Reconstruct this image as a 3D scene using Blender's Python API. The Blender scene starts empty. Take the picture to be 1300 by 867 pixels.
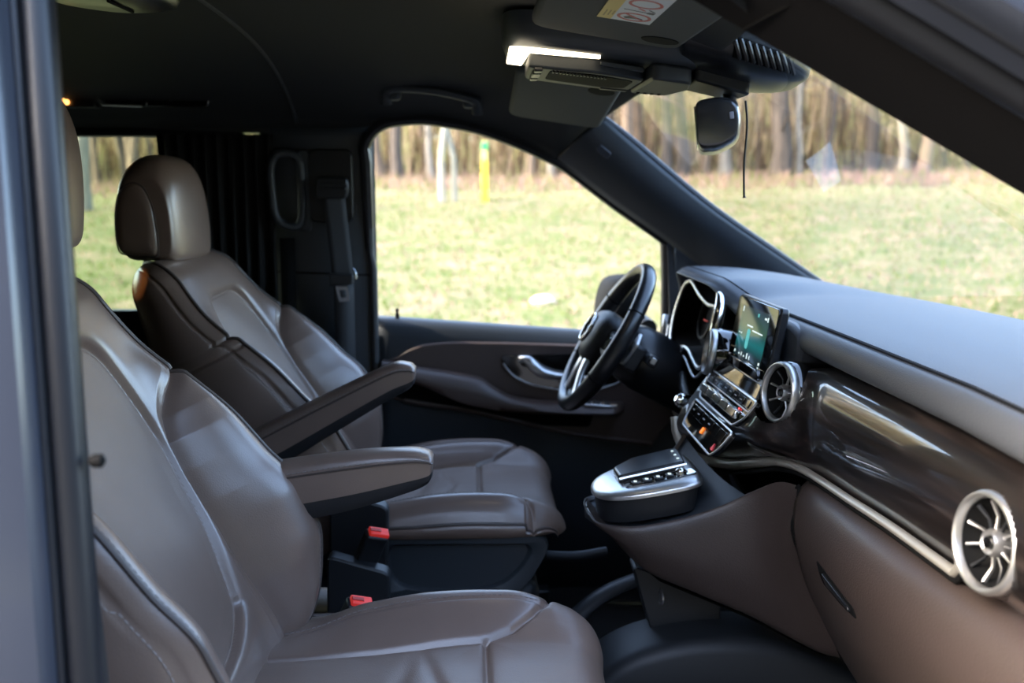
import bpy, bmesh, math, random
import numpy as np
from mathutils import Vector, Matrix

SC = bpy.context.scene
COL = SC.collection
rnd = random.Random(7)
nr = np.random.RandomState(11)

# ------------------------------------------------------------------ camera, sky, sun, exposure
cam_d = bpy.data.cameras.new('camera')
cam = bpy.data.objects.new('camera', cam_d); COL.objects.link(cam)
cam_d.lens = 35.0; cam_d.sensor_width = 36.0; cam_d.clip_start = 0.02; cam_d.clip_end = 500
cam.location = (0, -1.55, 1.06)
cam.rotation_euler = (math.radians(90 - 8.68), 0, math.radians(-2.5))
cam_d.dof.use_dof = True
cam_d.dof.focus_distance = 1.30
cam_d.dof.aperture_fstop = 4.2
SC.camera = cam

world = bpy.data.worlds.new('sky'); SC.world = world; world.use_nodes = True
nt = world.node_tree; nt.nodes.clear()
wo = nt.nodes.new('ShaderNodeOutputWorld'); bg = nt.nodes.new('ShaderNodeBackground')
sky = nt.nodes.new('ShaderNodeTexSky'); sky.sky_type = 'NISHITA'; sky.sun_disc = False
sky.sun_elevation = math.radians(34); sky.sun_rotation = math.radians(255)
sky.air_density = 1.0; sky.dust_density = 3.0; sky.ozone_density = 1.0
nt.links.new(sky.outputs[0], bg.inputs[0]); nt.links.new(bg.outputs[0], wo.inputs[0])
bg.inputs[1].default_value = 1.0

sun_d = bpy.data.lights.new('sun', 'SUN'); sun = bpy.data.objects.new('sun', sun_d); COL.objects.link(sun)
sun_d.energy = 4.9; sun_d.angle = math.radians(1.0); sun_d.color = (1.0, 0.91, 0.76)
sun.rotation_euler = Vector((1.0, -0.10, -0.72)).to_track_quat('-Z', 'Y').to_euler()

SC.view_settings.view_transform = 'Standard'; SC.view_settings.look = 'None'
SC.view_settings.gamma = 1.0; SC.view_settings.use_curve_mapping = False
SC.view_settings.exposure = 1.0

# ------------------------------------------------------------------ materials
MATS = {}
def mat(name, col, rough=0.5, metal=0.0, coat=0.0, coat_rough=0.05, bump=None, var=0.0, vscale=8.0, sheen=0.0, emit=None, espec=0.5, stretch=None):
    if name in MATS: return MATS[name]
    m = bpy.data.materials.new(name); m.use_nodes = True
    t = m.node_tree; b = t.nodes['Principled BSDF']
    b.inputs['Base Color'].default_value = (*col, 1); b.inputs['Roughness'].default_value = rough
    b.inputs['Metallic'].default_value = metal; b.inputs['Coat Weight'].default_value = coat
    b.inputs['Coat Roughness'].default_value = coat_rough; b.inputs['Sheen Weight'].default_value = sheen
    b.inputs['Specular IOR Level'].default_value = espec
    tc = t.nodes.new('ShaderNodeTexCoord'); mp = t.nodes.new('ShaderNodeMapping')
    t.links.new(tc.outputs['Object'], mp.inputs[0])
    if stretch: mp.inputs['Scale'].default_value = stretch
    if var > 0:
        n = t.nodes.new('ShaderNodeTexNoise'); n.inputs['Scale'].default_value = vscale; n.inputs['Detail'].default_value = 5
        r = t.nodes.new('ShaderNodeValToRGB')
        r.color_ramp.elements[0].position = .3; r.color_ramp.elements[1].position = .7
        r.color_ramp.elements[0].color = (*[c * (1 - var) for c in col], 1)
        r.color_ramp.elements[1].color = (*[min(1, c * (1 + var)) for c in col], 1)
        t.links.new(mp.outputs[0], n.inputs[0]); t.links.new(n.outputs[0], r.inputs[0]); t.links.new(r.outputs[0], b.inputs['Base Color'])
    if bump:
        kind, sc, st, dist = bump
        if kind == 'v':
            n = t.nodes.new('ShaderNodeTexVoronoi'); n.inputs['Scale'].default_value = sc; out = n.outputs['Distance']
        else:
            n = t.nodes.new('ShaderNodeTexNoise'); n.inputs['Scale'].default_value = sc; n.inputs['Detail'].default_value = 6; out = n.outputs[0]
        bp = t.nodes.new('ShaderNodeBump'); bp.inputs['Strength'].default_value = st; bp.inputs['Distance'].default_value = dist
        t.links.new(mp.outputs[0], n.inputs[0]); t.links.new(out, bp.inputs['Height']); t.links.new(bp.outputs[0], b.inputs['Normal'])
    if emit:
        b.inputs['Emission Color'].default_value = (*emit[0], 1); b.inputs['Emission Strength'].default_value = emit[1]
    MATS[name] = m
    return m

LEATHER = mat('taupe_leather', (.172, .118, .093), .30, bump=('v', 520, .16, .0006), var=.07, vscale=14, espec=.85)
LEATHER_PANEL = mat('taupe_leather_panel', (.178, .125, .099), .40, bump=('v', 640, .22, .0007), var=.08, vscale=9, espec=.45)
PIPING = mat('leather_piping', (.07, .052, .045), .4)
THREAD = mat('seam_thread', (.23, .195, .18), .7)
BROWN = mat('brown_trim', (.044, .032, .028), .42, bump=('v', 420, .25, .0008), espec=.5)
DASH = mat('dash_soft_plastic', (.052, .057, .066), .50, bump=('v', 600, .3, .0007), espec=.5)
PLASTIC = mat('black_grained_plastic', (.013, .014, .016), .48, bump=('n', 900, .2, .0004))
PLASTIC_S = mat('black_satin_plastic', (.011, .012, .014), .32)
PILLAR = mat('pillar_trim_plastic', (.028, .034, .041), .50, bump=('n', 700, .2, .0005))
HEADLINER = mat('headliner_fabric', (.0125, .0145, .016), .95, bump=('n', 800, .5, .001))
FABRIC = mat('pillar_fabric', (.0042, .0039, .0044), .95, espec=.2, bump=('n', 900, .6, .001), var=.25, vscale=600)
VISOR = mat('visor_fabric', (.055, .060, .060), .85, bump=('n', 900, .3, .0006))
CARPET = mat('floor_carpet', (.006, .007, .009), .98, bump=('n', 500, .8, .003))
RUBBER = mat('seal_rubber', (.012, .013, .016), .36, bump=('n', 300, .06, .001))
PAINT = mat('body_paint_dark', (.036, .042, .058), .30, coat=.6, coat_rough=.14)
BLACKGLOSS = mat('piano_black', (.004, .004, .004), .06, coat=1.0, coat_rough=.02)
CHROME = mat('polished_chrome', (.80, .79, .76), .10, metal=1.0)
SATIN = mat('satin_silver', (.66, .655, .65), .34, metal=.92)
SILVER = mat('brushed_silver', (.58, .57, .545), .36, metal=.92)
STRIP = mat('warm_silver', (.56, .53, .46), .40, metal=.65)
DOORBROWN = mat('door_brown_leather', (.085, .060, .053), .40, bump=('v', 420, .25, .0008))
STEEL = mat('steel', (.50, .51, .53), .25, metal=1.0)
RED = mat('red_button', (.75, .045, .035), .4, emit=((1, .05, .04), .12))
BLACK = mat('matte_black', (.0035, .0035, .0035), .8, espec=.15)
CURTAIN = mat('black_curtain_cloth', (.004, .004, .0045), .95)
WEB = mat('belt_webbing', (.022, .023, .026), .7, bump=('n', 400, .4, .0005))
RIMLEATHER = mat('steering_wheel_leather', (.010, .010, .011), .30, bump=('v', 500, .15, .0004), espec=.6)

def glass(name, tint=(.97, .985, .975), refl=.06):
    m = bpy.data.materials.new(name); m.use_nodes = True; t = m.node_tree; t.nodes.clear()
    o = t.nodes.new('ShaderNodeOutputMaterial'); mix = t.nodes.new('ShaderNodeMixShader')
    tr = t.nodes.new('ShaderNodeBsdfTransparent'); tr.inputs[0].default_value = (*tint, 1)
    gl = t.nodes.new('ShaderNodeBsdfGlossy'); gl.inputs['Roughness'].default_value = .02
    fr = t.nodes.new('ShaderNodeLayerWeight'); fr.inputs[0].default_value = .12
    mu = t.nodes.new('ShaderNodeMath'); mu.operation = 'MULTIPLY'; mu.inputs[1].default_value = refl * 4
    t.links.new(fr.outputs['Fresnel'], mu.inputs[0]); t.links.new(mu.outputs[0], mix.inputs[0])
    t.links.new(tr.outputs[0], mix.inputs[1]); t.links.new(gl.outputs[0], mix.inputs[2]); t.links.new(mix.outputs[0], o.inputs[0])
    return m
GLASS = glass('window_glass')
TINTED = glass('tinted_glass', (.50, .58, .46))

def wood_mat():
    m = bpy.data.materials.new('dark_lacquered_wood'); m.use_nodes = True; t = m.node_tree; b = t.nodes['Principled BSDF']
    tc = t.nodes.new('ShaderNodeTexCoord'); mp = t.nodes.new('ShaderNodeMapping'); mp.inputs['Scale'].default_value = (1.0, 0.045, 1.0)
    n = t.nodes.new('ShaderNodeTexNoise'); n.inputs['Scale'].default_value = 75; n.inputs['Detail'].default_value = 7; n.inputs['Roughness'].default_value = .6
    n.inputs['Distortion'].default_value = .6
    r = t.nodes.new('ShaderNodeValToRGB'); e = r.color_ramp.elements
    e[0].position = .38; e[0].color = (.004, .003, .0028, 1); e[1].position = .72; e[1].color = (.050, .036, .031, 1)
    e2 = r.color_ramp.elements.new(.55); e2.color = (.012, .0085, .0075, 1)
    t.links.new(tc.outputs['Object'], mp.inputs[0]); t.links.new(mp.outputs[0], n.inputs[0]); t.links.new(n.outputs[0], r.inputs[0])
    t.links.new(r.outputs[0], b.inputs['Base Color']); b.inputs['Roughness'].default_value = .35
    b.inputs['Coat Weight'].default_value = 1.0; b.inputs['Coat Roughness'].default_value = .035
    return m
WOOD = wood_mat()

# ------------------------------------------------------------------ helpers
def tag(o, label=None, cat=None, group=None, kind=None):
    if label: o['label'] = label
    if cat: o['category'] = cat
    if group: o['group'] = group
    if kind: o['kind'] = kind
    return o
def thing(name, loc, label, cat, group=None):
    o = bpy.data.objects.new(name, None); COL.objects.link(o); o.location = loc; o.empty_display_size = .05
    return tag(o, label, cat, group)
def origin_of(p):
    if p is None: return Vector((0, 0, 0))
    while p.parent is not None: p = p.parent
    return p.location.copy() if p.type == 'EMPTY' else Vector((0, 0, 0))
def mk(name, v, f, m, parent=None, smooth=True, ang=38, bevel=0.0, seg=2, sub=0, solid=0.0, recalc=True, kind=None):
    off = origin_of(parent)
    me = bpy.data.meshes.new(name)
    me.from_pydata([(p[0] - off.x, p[1] - off.y, p[2] - off.z) for p in v], [], [tuple(int(i) for i in q) for q in f])
    if recalc:
        bm = bmesh.new(); bm.from_mesh(me); bmesh.ops.recalc_face_normals(bm, faces=bm.faces); bm.to_mesh(me); bm.free()
    if smooth:
        me.shade_smooth(); me.set_sharp_from_angle(angle=math.radians(ang))
    me.materials.append(m)
    o = bpy.data.objects.new(name, me); COL.objects.link(o)
    if parent is not None: o.parent = parent
    if solid:
        s = o.modifiers.new('solid', 'SOLIDIFY'); s.thickness = solid; s.offset = 0
    if bevel:
        b = o.modifiers.new('bevel', 'BEVEL'); b.width = bevel; b.segments = seg; b.limit_method = 'ANGLE'; b.angle_limit = math.radians(35)
    if sub:
        s = o.modifiers.new('sub', 'SUBSURF'); s.levels = sub; s.render_levels = sub
    if kind: o['kind'] = kind
    return o
def copy_tree(o, parent=None):
    c = o.copy(); COL.objects.link(c); c.parent = parent
    for ch in list(o.children): copy_tree(ch, c)
    return c

def pchip(x, xs, ys):
    xs = np.array(xs, float); ys = np.array(ys, float); x = np.clip(np.asarray(x, float), xs[0], xs[-1])
    h = np.diff(xs); dl = np.diff(ys) / h; d = np.zeros_like(ys)
    for i in range(1, len(xs) - 1):
        if dl[i - 1] * dl[i] > 0:
            w1 = 2 * h[i] + h[i - 1]; w2 = h[i] + 2 * h[i - 1]; d[i] = (w1 + w2) / (w1 / dl[i - 1] + w2 / dl[i])
    d[0] = dl[0]; d[-1] = dl[-1]
    k = np.clip(np.searchsorted(xs, x) - 1, 0, len(h) - 1); t = (x - xs[k]) / h[k]
    return ((1 + 2 * t) * (1 - t) ** 2 * ys[k] + t * (1 - t) ** 2 * h[k] * d[k] + t * t * (3 - 2 * t) * ys[k + 1] + t * t * (t - 1) * h[k] * d[k + 1])
def sstep(a, b, x):
    t = np.clip((np.asarray(x, float) - a) / (b - a), 0, 1); return t * t * (3 - 2 * t)
def cr(pts, n, closed=False):
    P = np.array(pts, float); m = len(P)
    if closed: Q = np.vstack([P[-1], P, P[0], P[1]]); segs = m
    else: Q = np.vstack([2 * P[0] - P[1], P, 2 * P[-1] - P[-2]]); segs = m - 1
    out = []
    tt = np.linspace(0, segs, n, endpoint=not closed)
    for t in tt:
        i = min(int(t), segs - 1); u = t - i; a, b, c, d = Q[i], Q[i + 1], Q[i + 2], Q[i + 3]
        out.append(.5 * ((2 * b) + (c - a) * u + (2 * a - 5 * b + 4 * c - d) * u * u + (3 * b - a - 3 * c + d) * u ** 3))
    return np.array(out)
def even(pts, n):
    P = np.array(pts, float); L = np.concatenate([[0], np.cumsum(np.linalg.norm(np.diff(P, axis=0), axis=1))])
    s = np.linspace(0, L[-1], n)
    return np.stack([np.interp(s, L, P[:, k]) for k in range(P.shape[1])], 1)
def fillet(pts, r, n=4):
    """round the corners of a closed 2D outline"""
    out = []; m = len(pts)
    for i in range(m):
        a, b, c = [np.array(pts[j % m], float) for j in (i - 1, i, i + 1)]
        rr = r[i] if isinstance(r, (list, tuple)) else r
        d1 = a - b; d2 = c - b; l1 = np.linalg.norm(d1); l2 = np.linalg.norm(d2)
        k = min(rr, l1 * .45, l2 * .45); p = b + d1 / l1 * k; q = b + d2 / l2 * k
        for t in np.linspace(0, 1, n + 1): out.append((1 - t) ** 2 * p + 2 * t * (1 - t) * b + t * t * q)
    return np.array(out)

class MB:
    def __init__(self): self.v = []; self.f = []
    def add(self, v, f):
        o = len(self.v); self.v += [tuple(map(float, p)) for p in v]; self.f += [tuple(i + o for i in q) for q in f]; return self
    def grid(self, P, cu=False, cv=False, cap0=False, cap1=False):
        P = np.asarray(P, float); n, m = P.shape[:2]; f = []
        for i in range(n if cu else n - 1):
            for j in range(m if cv else m - 1):
                f.append((i * m + j, i * m + (j + 1) % m, ((i + 1) % n) * m + (j + 1) % m, ((i + 1) % n) * m + j))
        if cap0: f.append(tuple(range(m))[::-1])
        if cap1: f.append(tuple((n - 1) * m + j for j in range(m)))
        return self.add(P.reshape(-1, 3), f)
    def tube(self, pts, r, n=10, closed=False, caps=True, flat=None, up=None):
        P = np.array(pts, float); k = len(P); R = np.full(k, r) if np.isscalar(r) else np.array(r, float)
        T = np.gradient(P, axis=0) if not closed else (np.roll(P, -1, 0) - np.roll(P, 1, 0))
        T /= np.linalg.norm(T, axis=1)[:, None] + 1e-12
        u = np.array(up, float) if up is not None else (np.array([0, 0, 1.]) if abs(T[0][2]) < .9 else np.array([0, 1., 0]))
        rows = []; prev = None
        for i in range(k):
            if prev is None or up is not None: a = u - T[i] * (u @ T[i])
            else: a = prev - T[i] * (prev @ T[i])
            a /= np.linalg.norm(a) + 1e-12; prev = a; b = np.cross(T[i], a)
            fl = 1.0 if flat is None else flat
            rows.append([P[i] + R[i] * (math.cos(t) * a * fl + math.sin(t) * b) for t in np.linspace(0, 2 * math.pi, n, endpoint=False)])
        return self.grid(rows, cu=closed, cv=True, cap0=caps and not closed, cap1=caps and not closed)
    def box(self, c, s, rot=None):
        M = rot if rot is not None else Matrix.Identity(3)
        v = [Vector(c) + M @ Vector((x * s[0] / 2, y * s[1] / 2, z * s[2] / 2)) for x in (-1, 1) for y in (-1, 1) for z in (-1, 1)]
        return self.add(v, [(0, 1, 3, 2), (4, 6, 7, 5), (0, 4, 5, 1), (2, 3, 7, 6), (0, 2, 6, 4), (1, 5, 7, 3)])
    def lathe(self, prof, c, ax, n=40, closed=False, caps=False):
        ax = Vector(ax).normalized(); a = ax.orthogonal().normalized(); b = ax.cross(a)
        rows = [[Vector(c) + ax * h + (a * math.cos(t) + b * math.sin(t)) * r for t in np.linspace(0, 2 * math.pi, n, endpoint=False)] for r, h in prof]
        rows = np.array([[tuple(p) for p in q] for q in rows])
        return self.grid(rows, cv=True, cu=closed, cap0=caps, cap1=caps)
    def prism(self, out, fn, t0, t1):
        """outline (2D) -> fn(a, b, t) -> 3D, between t0 and t1"""
        n = len(out); v = [fn(a, b, t0) for a, b in out] + [fn(a, b, t1) for a, b in out]
        f = [tuple(range(n))[::-1], tuple(range(n, 2 * n))] + [(i, (i + 1) % n, n + (i + 1) % n, n + i) for i in range(n)]
        return self.add(v, f)
    def rings(self, rs, cap0=True, cap1=True):
        return self.grid(rs, cv=True, cap0=cap0, cap1=cap1)
    def mk(self, name, m, parent=None, **k): return mk(name, self.v, self.f, m, parent, **k)

def stitches(pts, step=.0075, ln=.0048, r=.0008):
    P = np.array(pts, float); L = np.concatenate([[0], np.cumsum(np.linalg.norm(np.diff(P, axis=0), axis=1))]); b = MB()
    for s in np.arange(step, L[-1] - step, step):
        p = np.array([np.interp(s, L, P[:, k]) for k in range(3)]); q = np.array([np.interp(s + ln, L, P[:, k]) for k in range(3)])
        b.tube([p, q], r, 4)
    return b
def XZ(y): return lambda a, b, t: (a, y + t, b)
def rot_y(a): return Matrix.Rotation(a, 3, 'Y')
def frame(ex, ey, ez): return Matrix((ex, ey, ez)).transposed()
# ------------------------------------------------------------------ structure
def struct(o, label=None):
    o['kind'] = 'structure'
    if label: o['label'] = label
    return o

# floor with the sill edge of the open door, firewall and closed rear
b = MB(); b.box((-.65, 0, .06), (3.9, 1.66, .04)); struct(b.mk('floor', CARPET), 'black carpeted cabin floor between and under the seats')
b = MB(); b.box((1.08, 0, .37), (.05, 1.62, .66)); struct(b.mk('wall_front', BLACK))
b = MB(); b.box((-2.6, 0, .70), (.05, 1.66, 1.28)); struct(b.mk('wall_back', BLACK))
b = MB(); b.box((-1.52, -.835, .70), (2.30, .03, 1.24)); struct(b.mk('wall_right', PILLAR))
b = MB(); b.box((-1.53, .815, .43), (2.12, .03, .70)); b.box((-2.15, .815, .95), (.9, .03, .50)); b.box((-1.1, .80, 1.205), (1.3, .05, .035))
struct(b.mk('wall_left', PLASTIC))
b = MB(); b.box((.1, -.84, .02), (1.9, .10, .13)); struct(b.mk('trim_1', PLASTIC, bevel=.02), 'black plastic sill of the open door')

# ceiling : headliner sheet, rows run from the windscreen header to the back
rows = []
XL = [-2.6, -.45, -.3, -.22, -.1, 0, .1, .16, .2, .235, .27, .30]
ZL = [1.20, 1.20, 1.20, 1.203, 1.214, 1.198, 1.168, 1.145, 1.127, 1.155, 1.188, 1.216]
YL = [.77, .77, .77, .77, .765, .765, .765, .762, .76, .735, .71, .68]
XR = [-2.6, -.45, -.3, -.22, -.1, 0, .08, .12, .16, .20, .225, .245]
ZR = [1.27, 1.27, 1.27, 1.27, 1.27, 1.265, 1.255, 1.245, 1.232, 1.216, 1.207, 1.198]
YR = [-.77, -.77, -.77, -.77, -.77, -.765, -.76, -.755, -.75, -.74, -.72, -.70]
XC = [-2.6, -.45, -.3, -.22, -.1, 0, .1, .16, .22, .27, .32, .36]
ZC = [1.335, 1.335, 1.335, 1.335, 1.333, 1.328, 1.318, 1.308, 1.296, 1.283, 1.268, 1.255]
tt = np.linspace(0, 11, 90); kk = np.arange(12)
ip = lambda a: pchip(tt, kk, a)
P = []
for xl, zl, yl, xr_, zr, yr, xc, zc in zip(*[ip(a) for a in (XL, ZL, YL, XR, ZR, YR, XC, ZC)]):
    row = []
    for v in np.linspace(-1, 1, 61):
        a = abs(v); xe, ye, ze = (xl, yl, zl) if v >= 0 else (xr_, -yr, zr)
        sh = (1 - a ** 3) ** .8
        row.append((xc + (xe - xc) * a * a, ye * v, ze + (zc - ze) * sh))
    P.append(row)
P = np.array(P)
b = MB(); b.grid(P); ceil = struct(b.mk('ceiling', HEADLINER, solid=.006), 'black cloth headliner over both front seats')
# piped joint across the headliner above the centre posts
j = np.array([[-.385, v * .77, 1.20 + .135 * (1 - abs(v) ** 3) ** .8 - .002] for v in np.linspace(-.985, .985, 60)])
b = MB(); b.tube(j, .0045, 8); b.mk('headliner_joint', mat('joint_piping', (.035, .038, .042), .7), ceil)
b = MB(); b.box((-1.0, 0, 1.375), (2.9, 1.7, .03)); struct(b.mk('trim_2', PAINT), 'outer roof skin')

# windscreen
U = cr([(.288, .68, 1.215), (.359, .685, 1.164), (.539, .70, 1.022), (.723, .73, .902), (.835, .75, .83), (.88, .755, .80)], 40)
G = []
for p in U:
    t = (1.215 - p[2]) / .415
    G.append([(p[0] + (.085 + .10 * t) * (1 - v * v), p[1] * v, p[2] + (.045 * (1 - t) + .02) * (1 - v * v)) for v in np.linspace(-1, 1, 25)])
b = MB(); b.grid(G); ws = struct(b.mk('window_1', GLASS), 'windscreen above the dashboard')
b = MB()
for s in (1, -1): b.tube([(p[0] + .004, s * (p[1] + .006), p[2] + .004) for p in U], .009, 8)
b.tube([(x + .004, y, z + .006) for x, y, z in G[0]], .010, 8)
b.mk('windscreen_seal', RUBBER, ws)

# A-pillar trims
Lc = cr([(.2, .76, 1.127), (.227, .76, 1.108), (.338, .765, 1.027), (.446, .775, .954), (.56, .785, .872), (.68, .79, .77)], 40)
Uc = cr([(.30, .68, 1.216), (.359, .683, 1.166), (.539, .698, 1.024), (.723, .728, .904), (.835, .748, .832), (.9, .755, .77)], 40)
def strip(A, B, bulge, n=12):
    out = []
    for a, c in zip(A, B):
        out.append([a + (c - a) * w + np.array((0, bulge[0], bulge[1])) * math.sin(math.pi * w) for w in np.linspace(0, 1, n)])
    return out
b = MB(); b.grid(strip(Lc, Uc, (-.03, .006))); ap = struct(b.mk('trim_3', PILLAR, solid=.004), 'dark slate windscreen post trim beyond the steering wheel')
b = MB(); o2 = fillet([(-.017, -.009), (.017, -.009), (.017, .009), (-.017, .009)], .006)
sg_ = np.array(strip(Lc, Uc, (-.03, .006))); i0, j0 = divmod(int(np.argmin(np.hypot(sg_[..., 0] - .300, sg_[..., 2] - 1.150))), sg_.shape[1])
ctr = sg_[i0, j0]; ex = sg_[i0 + 2, j0] - sg_[i0 - 2, j0]; ey = sg_[i0, j0 + 1] - sg_[i0, j0 - 1]; ex /= np.linalg.norm(ex); ey -= ex * (ex @ ey); ey /= np.linalg.norm(ey); ez = np.cross(ex, ey); ez *= -np.sign(ez[1])
b.prism(o2, lambda p, q, t: ctr + ex * p + ey * q + ez * t, -.012, .004); pl = b.mk('airbag_plate', mat('grey_plate', (.055, .065, .085), .35), ap, bevel=.0015)
# small black joint where the trim meets the headliner
b = MB(); b.tube(strip(Lc[:1], Uc[:1], (-.031, .007))[0], .0022, 6); b.mk('trim_joint', BLACK, ap)

# the near post of the open door : cloth trim, rubber seal, painted flange
def post_line(x):
    x = np.asarray(x, float); z = 1.194 - .544 * (x - .232); return np.where(x < .15, 1.2386 + (.15 - x) * .22, z)
xs = np.linspace(-.25, .95, 80)
sec = [(-.63, .05, -.04), (-.665, .03, -.03), (-.690, .012, -.012), (-.695, .0, 0.0), (-.715, .010, 0), (-.737, .019, 0), (-.757, .027, 0), (-.768, .036, 0), (-.77, .06, 0)]
b = MB(); b.grid([[(x + dx, y, z + dz) for y, dz, dx in sec] for x, z in zip(xs, post_line(xs))])
npost = struct(b.mk('trim_4', FABRIC, solid=.003), 'black cloth covered windscreen post above the open doorway')
b = MB(); b.tube([(x, -.789, z + .044) for x, z in zip(xs, post_line(xs))], .0165, 14); b.mk('seal_tube', RUBBER, npost)
b = MB(); b.grid([[(x, y, z + dz) for y, dz in ((-.802, .055), (-.812, .046), (-.822, .040), (-.836, .046), (-.852, .052), (-.862, .055), (-.868, .062), (-.87, .10))] for x, z in zip(xs, post_line(xs))])
b.mk('painted_flange', PAINT, npost, solid=.003)
b = MB(); b.tube([(x, -.842, z + .0495) for x, z in zip(xs, post_line(xs))], .0045, 8); b.mk('seal_lip', RUBBER, npost)
b = MB(); b.tube([(.231, -.698, 1.192), (.262, -.762, 1.208)], .0016, 6); b.mk('cloth_joint', BLACK, npost)

# near centre post at the edge of the doorway
zs = np.linspace(.05, 1.30, 40)
def pz(z): return -.85 + .15 * np.maximum(z - .75, 0) ** 1.15
def px_(z): return -.42 * (pz(z) + .85) - .0015
b = MB(); b.grid([[(-.46 + q, y - .02, z), (-.44 + q, y - .026, z), (-.36 + q, y - .026, z), (-.325 + q, y - .025, z), (-.306 + q, y - .022, z), (-.299 + q, y - .014, z), (-.297 + q, y + .02, z)] for z in zs for y in [pz(z)] for q in [px_(z)]])
bp = struct(b.mk('trim_5', PAINT, solid=.004), 'painted body post beside the open doorway, nearest the viewer')
b = MB(); b.tube([(-.282 + px_(z), pz(z), z) for z in zs], .0125, 14); b.mk('door_seal', RUBBER, bp)
b = MB(); b.tube([(-.2950 + px_(z), pz(z) - .010, z) for z in zs], .0035, 8); b.mk('seal_lip', RUBBER, bp)
b = MB(); b.grid([[(-.300 + q, y + .010, z), (-.284 + q + e, y + .012, z), (-.286 + q + e, y + .03, z), (-.310 + q, y + .07, z), (-.36 + q, y + .09, z)] for z in zs for y in [pz(z)] for q in [px_(z)] for e in [.010 * float(sstep(.9, .6, z))]]); b.mk('post_cover', PLASTIC, bp, solid=.003)
b = MB(); b.lathe([(.003, 0), (.005, .003), (.005, .009), (.002, .011), (0, .011)], (-.272, -.846, .868), (1, 0, 0), 14); b.mk('striker_knob', BLACK, bp)

# far centre post with its belt panel
xs_ = np.linspace(-.475, -.215, 24)
B_ = []
for z in np.linspace(.1, 1.215, 30):
    B_.append([(x, .80 + .03 * max(0, (z - .75) * 0) - .022 * math.sin(math.pi * (x + .475) / .26) - .02 * max(0, z - .75), z) for x in xs_])
b = MB(); b.grid(B_); cp = struct(b.mk('trim_6', PILLAR, solid=.004), 'dark centre post trim behind the far seat')
o2 = fillet([(-.362, .985), (-.262, .985), (-.262, 1.150), (-.362, 1.150)], .02, 5)
b = MB(); b.prism(o2, lambda p, q, t: (p, .776 + t - .02 * (q - .75), q), -.012, .02); b.mk('belt_panel', PLASTIC_S, cp, bevel=.003)
b = MB(); b.tube([(-.47, .787, .872), (-.34, .77, .868), (-.22, .79, .862)], .0018, 6); b.mk('trim_joint', BLACK, cp)
b = MB(); b.tube([(-.228 + .006 * (z < .9), .792 - .02 * max(0, z - .75), z) for z in np.linspace(.6, 1.19, 20)], .009, 8); b.mk('door_seal', mat('seal_grey', (.05, .052, .055), .5), cp)

# far door : window glass, frame seal, panel
Wt = [(-.235, 1.150), (-.222, 1.178), (-.20, 1.198), (-.17, 1.209), (-.11, 1.2145), (-.06, 1.210), (.02, 1.195), (.101, 1.168), (.17, 1.138), (.227, 1.108), (.338, 1.027), (.446, .954), (.47, .935)]
Wt = cr([(x, 0, z) for x, z in Wt], 60)
wy = lambda z: .845 - .15 * max(0, z - .74)
b = MB(); b.grid([[(x, wy(.72 + (z + .01 - .72) * t), .72 + (z + .01 - .72) * t) for t in np.linspace(0, 1, 8)] for x, _, z in Wt])
struct(b.mk('window_2', GLASS), 'far front door glass')
b = MB(); fr = [(-.235, wy(.72) - .02, .70)] + [(-.231, wy(z) - .02, z) for z in np.linspace(.75, 1.12, 8)] + [(x, wy(z) - .02, z + .002) for x, _, z in Wt]
b.tube(fr, .013, 8); b.tube([(.468, .815, .95), (.474, .82, .84), (.478, .83, .70)], .012, 8)
struct(b.mk('trim_7', RUBBER), 'black rubber window channel of the far door')
b = MB(); b.tube([(.487, .80, .93), (.494, .805, .84), (.498, .81, .72)], .004, 6); b.prism([(.47, .945), (.485, .70), (.80, .70), (.70, .79), (.58, .865)], XZ(.80), .0, .02)
struct(b.mk('trim_8', PLASTIC), 'black corner panel ahead of the far door glass')

# door panel of the far door
sec = [(.862, .735), (.858, .752), (.845, .757), (.825, .752), (.812, .738), (.806, .715), (.805, .69), (.805, .4), (.806, .03)]
dz = lambda x: -.075 * (x + .20)
b = MB(); b.grid([[(x, y, z + dz(x) * (1 if z > .5 else 0)) for y, z in sec] for x in np.linspace(-.228, .95, 30)])
door = struct(b.mk('door_1', mat('door_plastic', (.028, .034, .041), .5, bump=('n', 700, .2, .0005)), solid=.004), 'inside of the closed far front door')
ins = fillet(np.array([(-.212, .646), (-.185, .662), (-.168, .666), (-.148, .681), (-.116, .694), (-.075, .699), (-.031, .701), (.079, .699), (.269, .692), (.45, .685), (.52, .62), (.50, .52), (.443, .440), (.230, .474), (.026, .523), (-.156, .556), (-.205, .57)]), .02, 3)
b = MB(); b.prism(ins, XZ(.80), -.006, .01); b.mk('leather_insert', DOORBROWN, door, bevel=.004)
rec = fillet([(.074, .669), (.26, .672), (.36, .665), (.40, .64), (.36, .60), (.30, .583), (.21, .585), (.145, .598), (.105, .619), (.084, .644)], .015, 4)
b = MB(); b.prism(rec, XZ(.794), -.004, .004); hr = b.mk('handle_recess', BLACKGLOSS, door, bevel=.001)
b = MB(); b.tube([(p, .789, q) for p, q in rec[8:-1]], .0025, 8); b.mk('recess_trim', SATIN, hr)
hc = cr([(.120, .782, .661), (.140, .772, .658), (.152, .768, .645), (.170, .768, .631), (.196, .770, .623), (.24, .775, .617), (.29, .785, .612)], 30)
b = MB(); b.tube(hc, [.004 + .0055 * math.sin(math.pi * min(1, .15 + i / 30)) for i in range(30)], 12, flat=1.35, up=(0, 0, 1)); b.lathe([(.012, 0), (.012, .02)], (.133, .79, .656), (0, -1, 0), 16)
b.mk('door_handle', SATIN, door)
xa = np.linspace(-.205, .375, 50)
zt = pchip(xa, [-.205, -.115, -.038, .026, .055, .104, .16, .21, .375], [.660, .643, .630, .616, .596, .571, .561, .557, .552])
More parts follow.
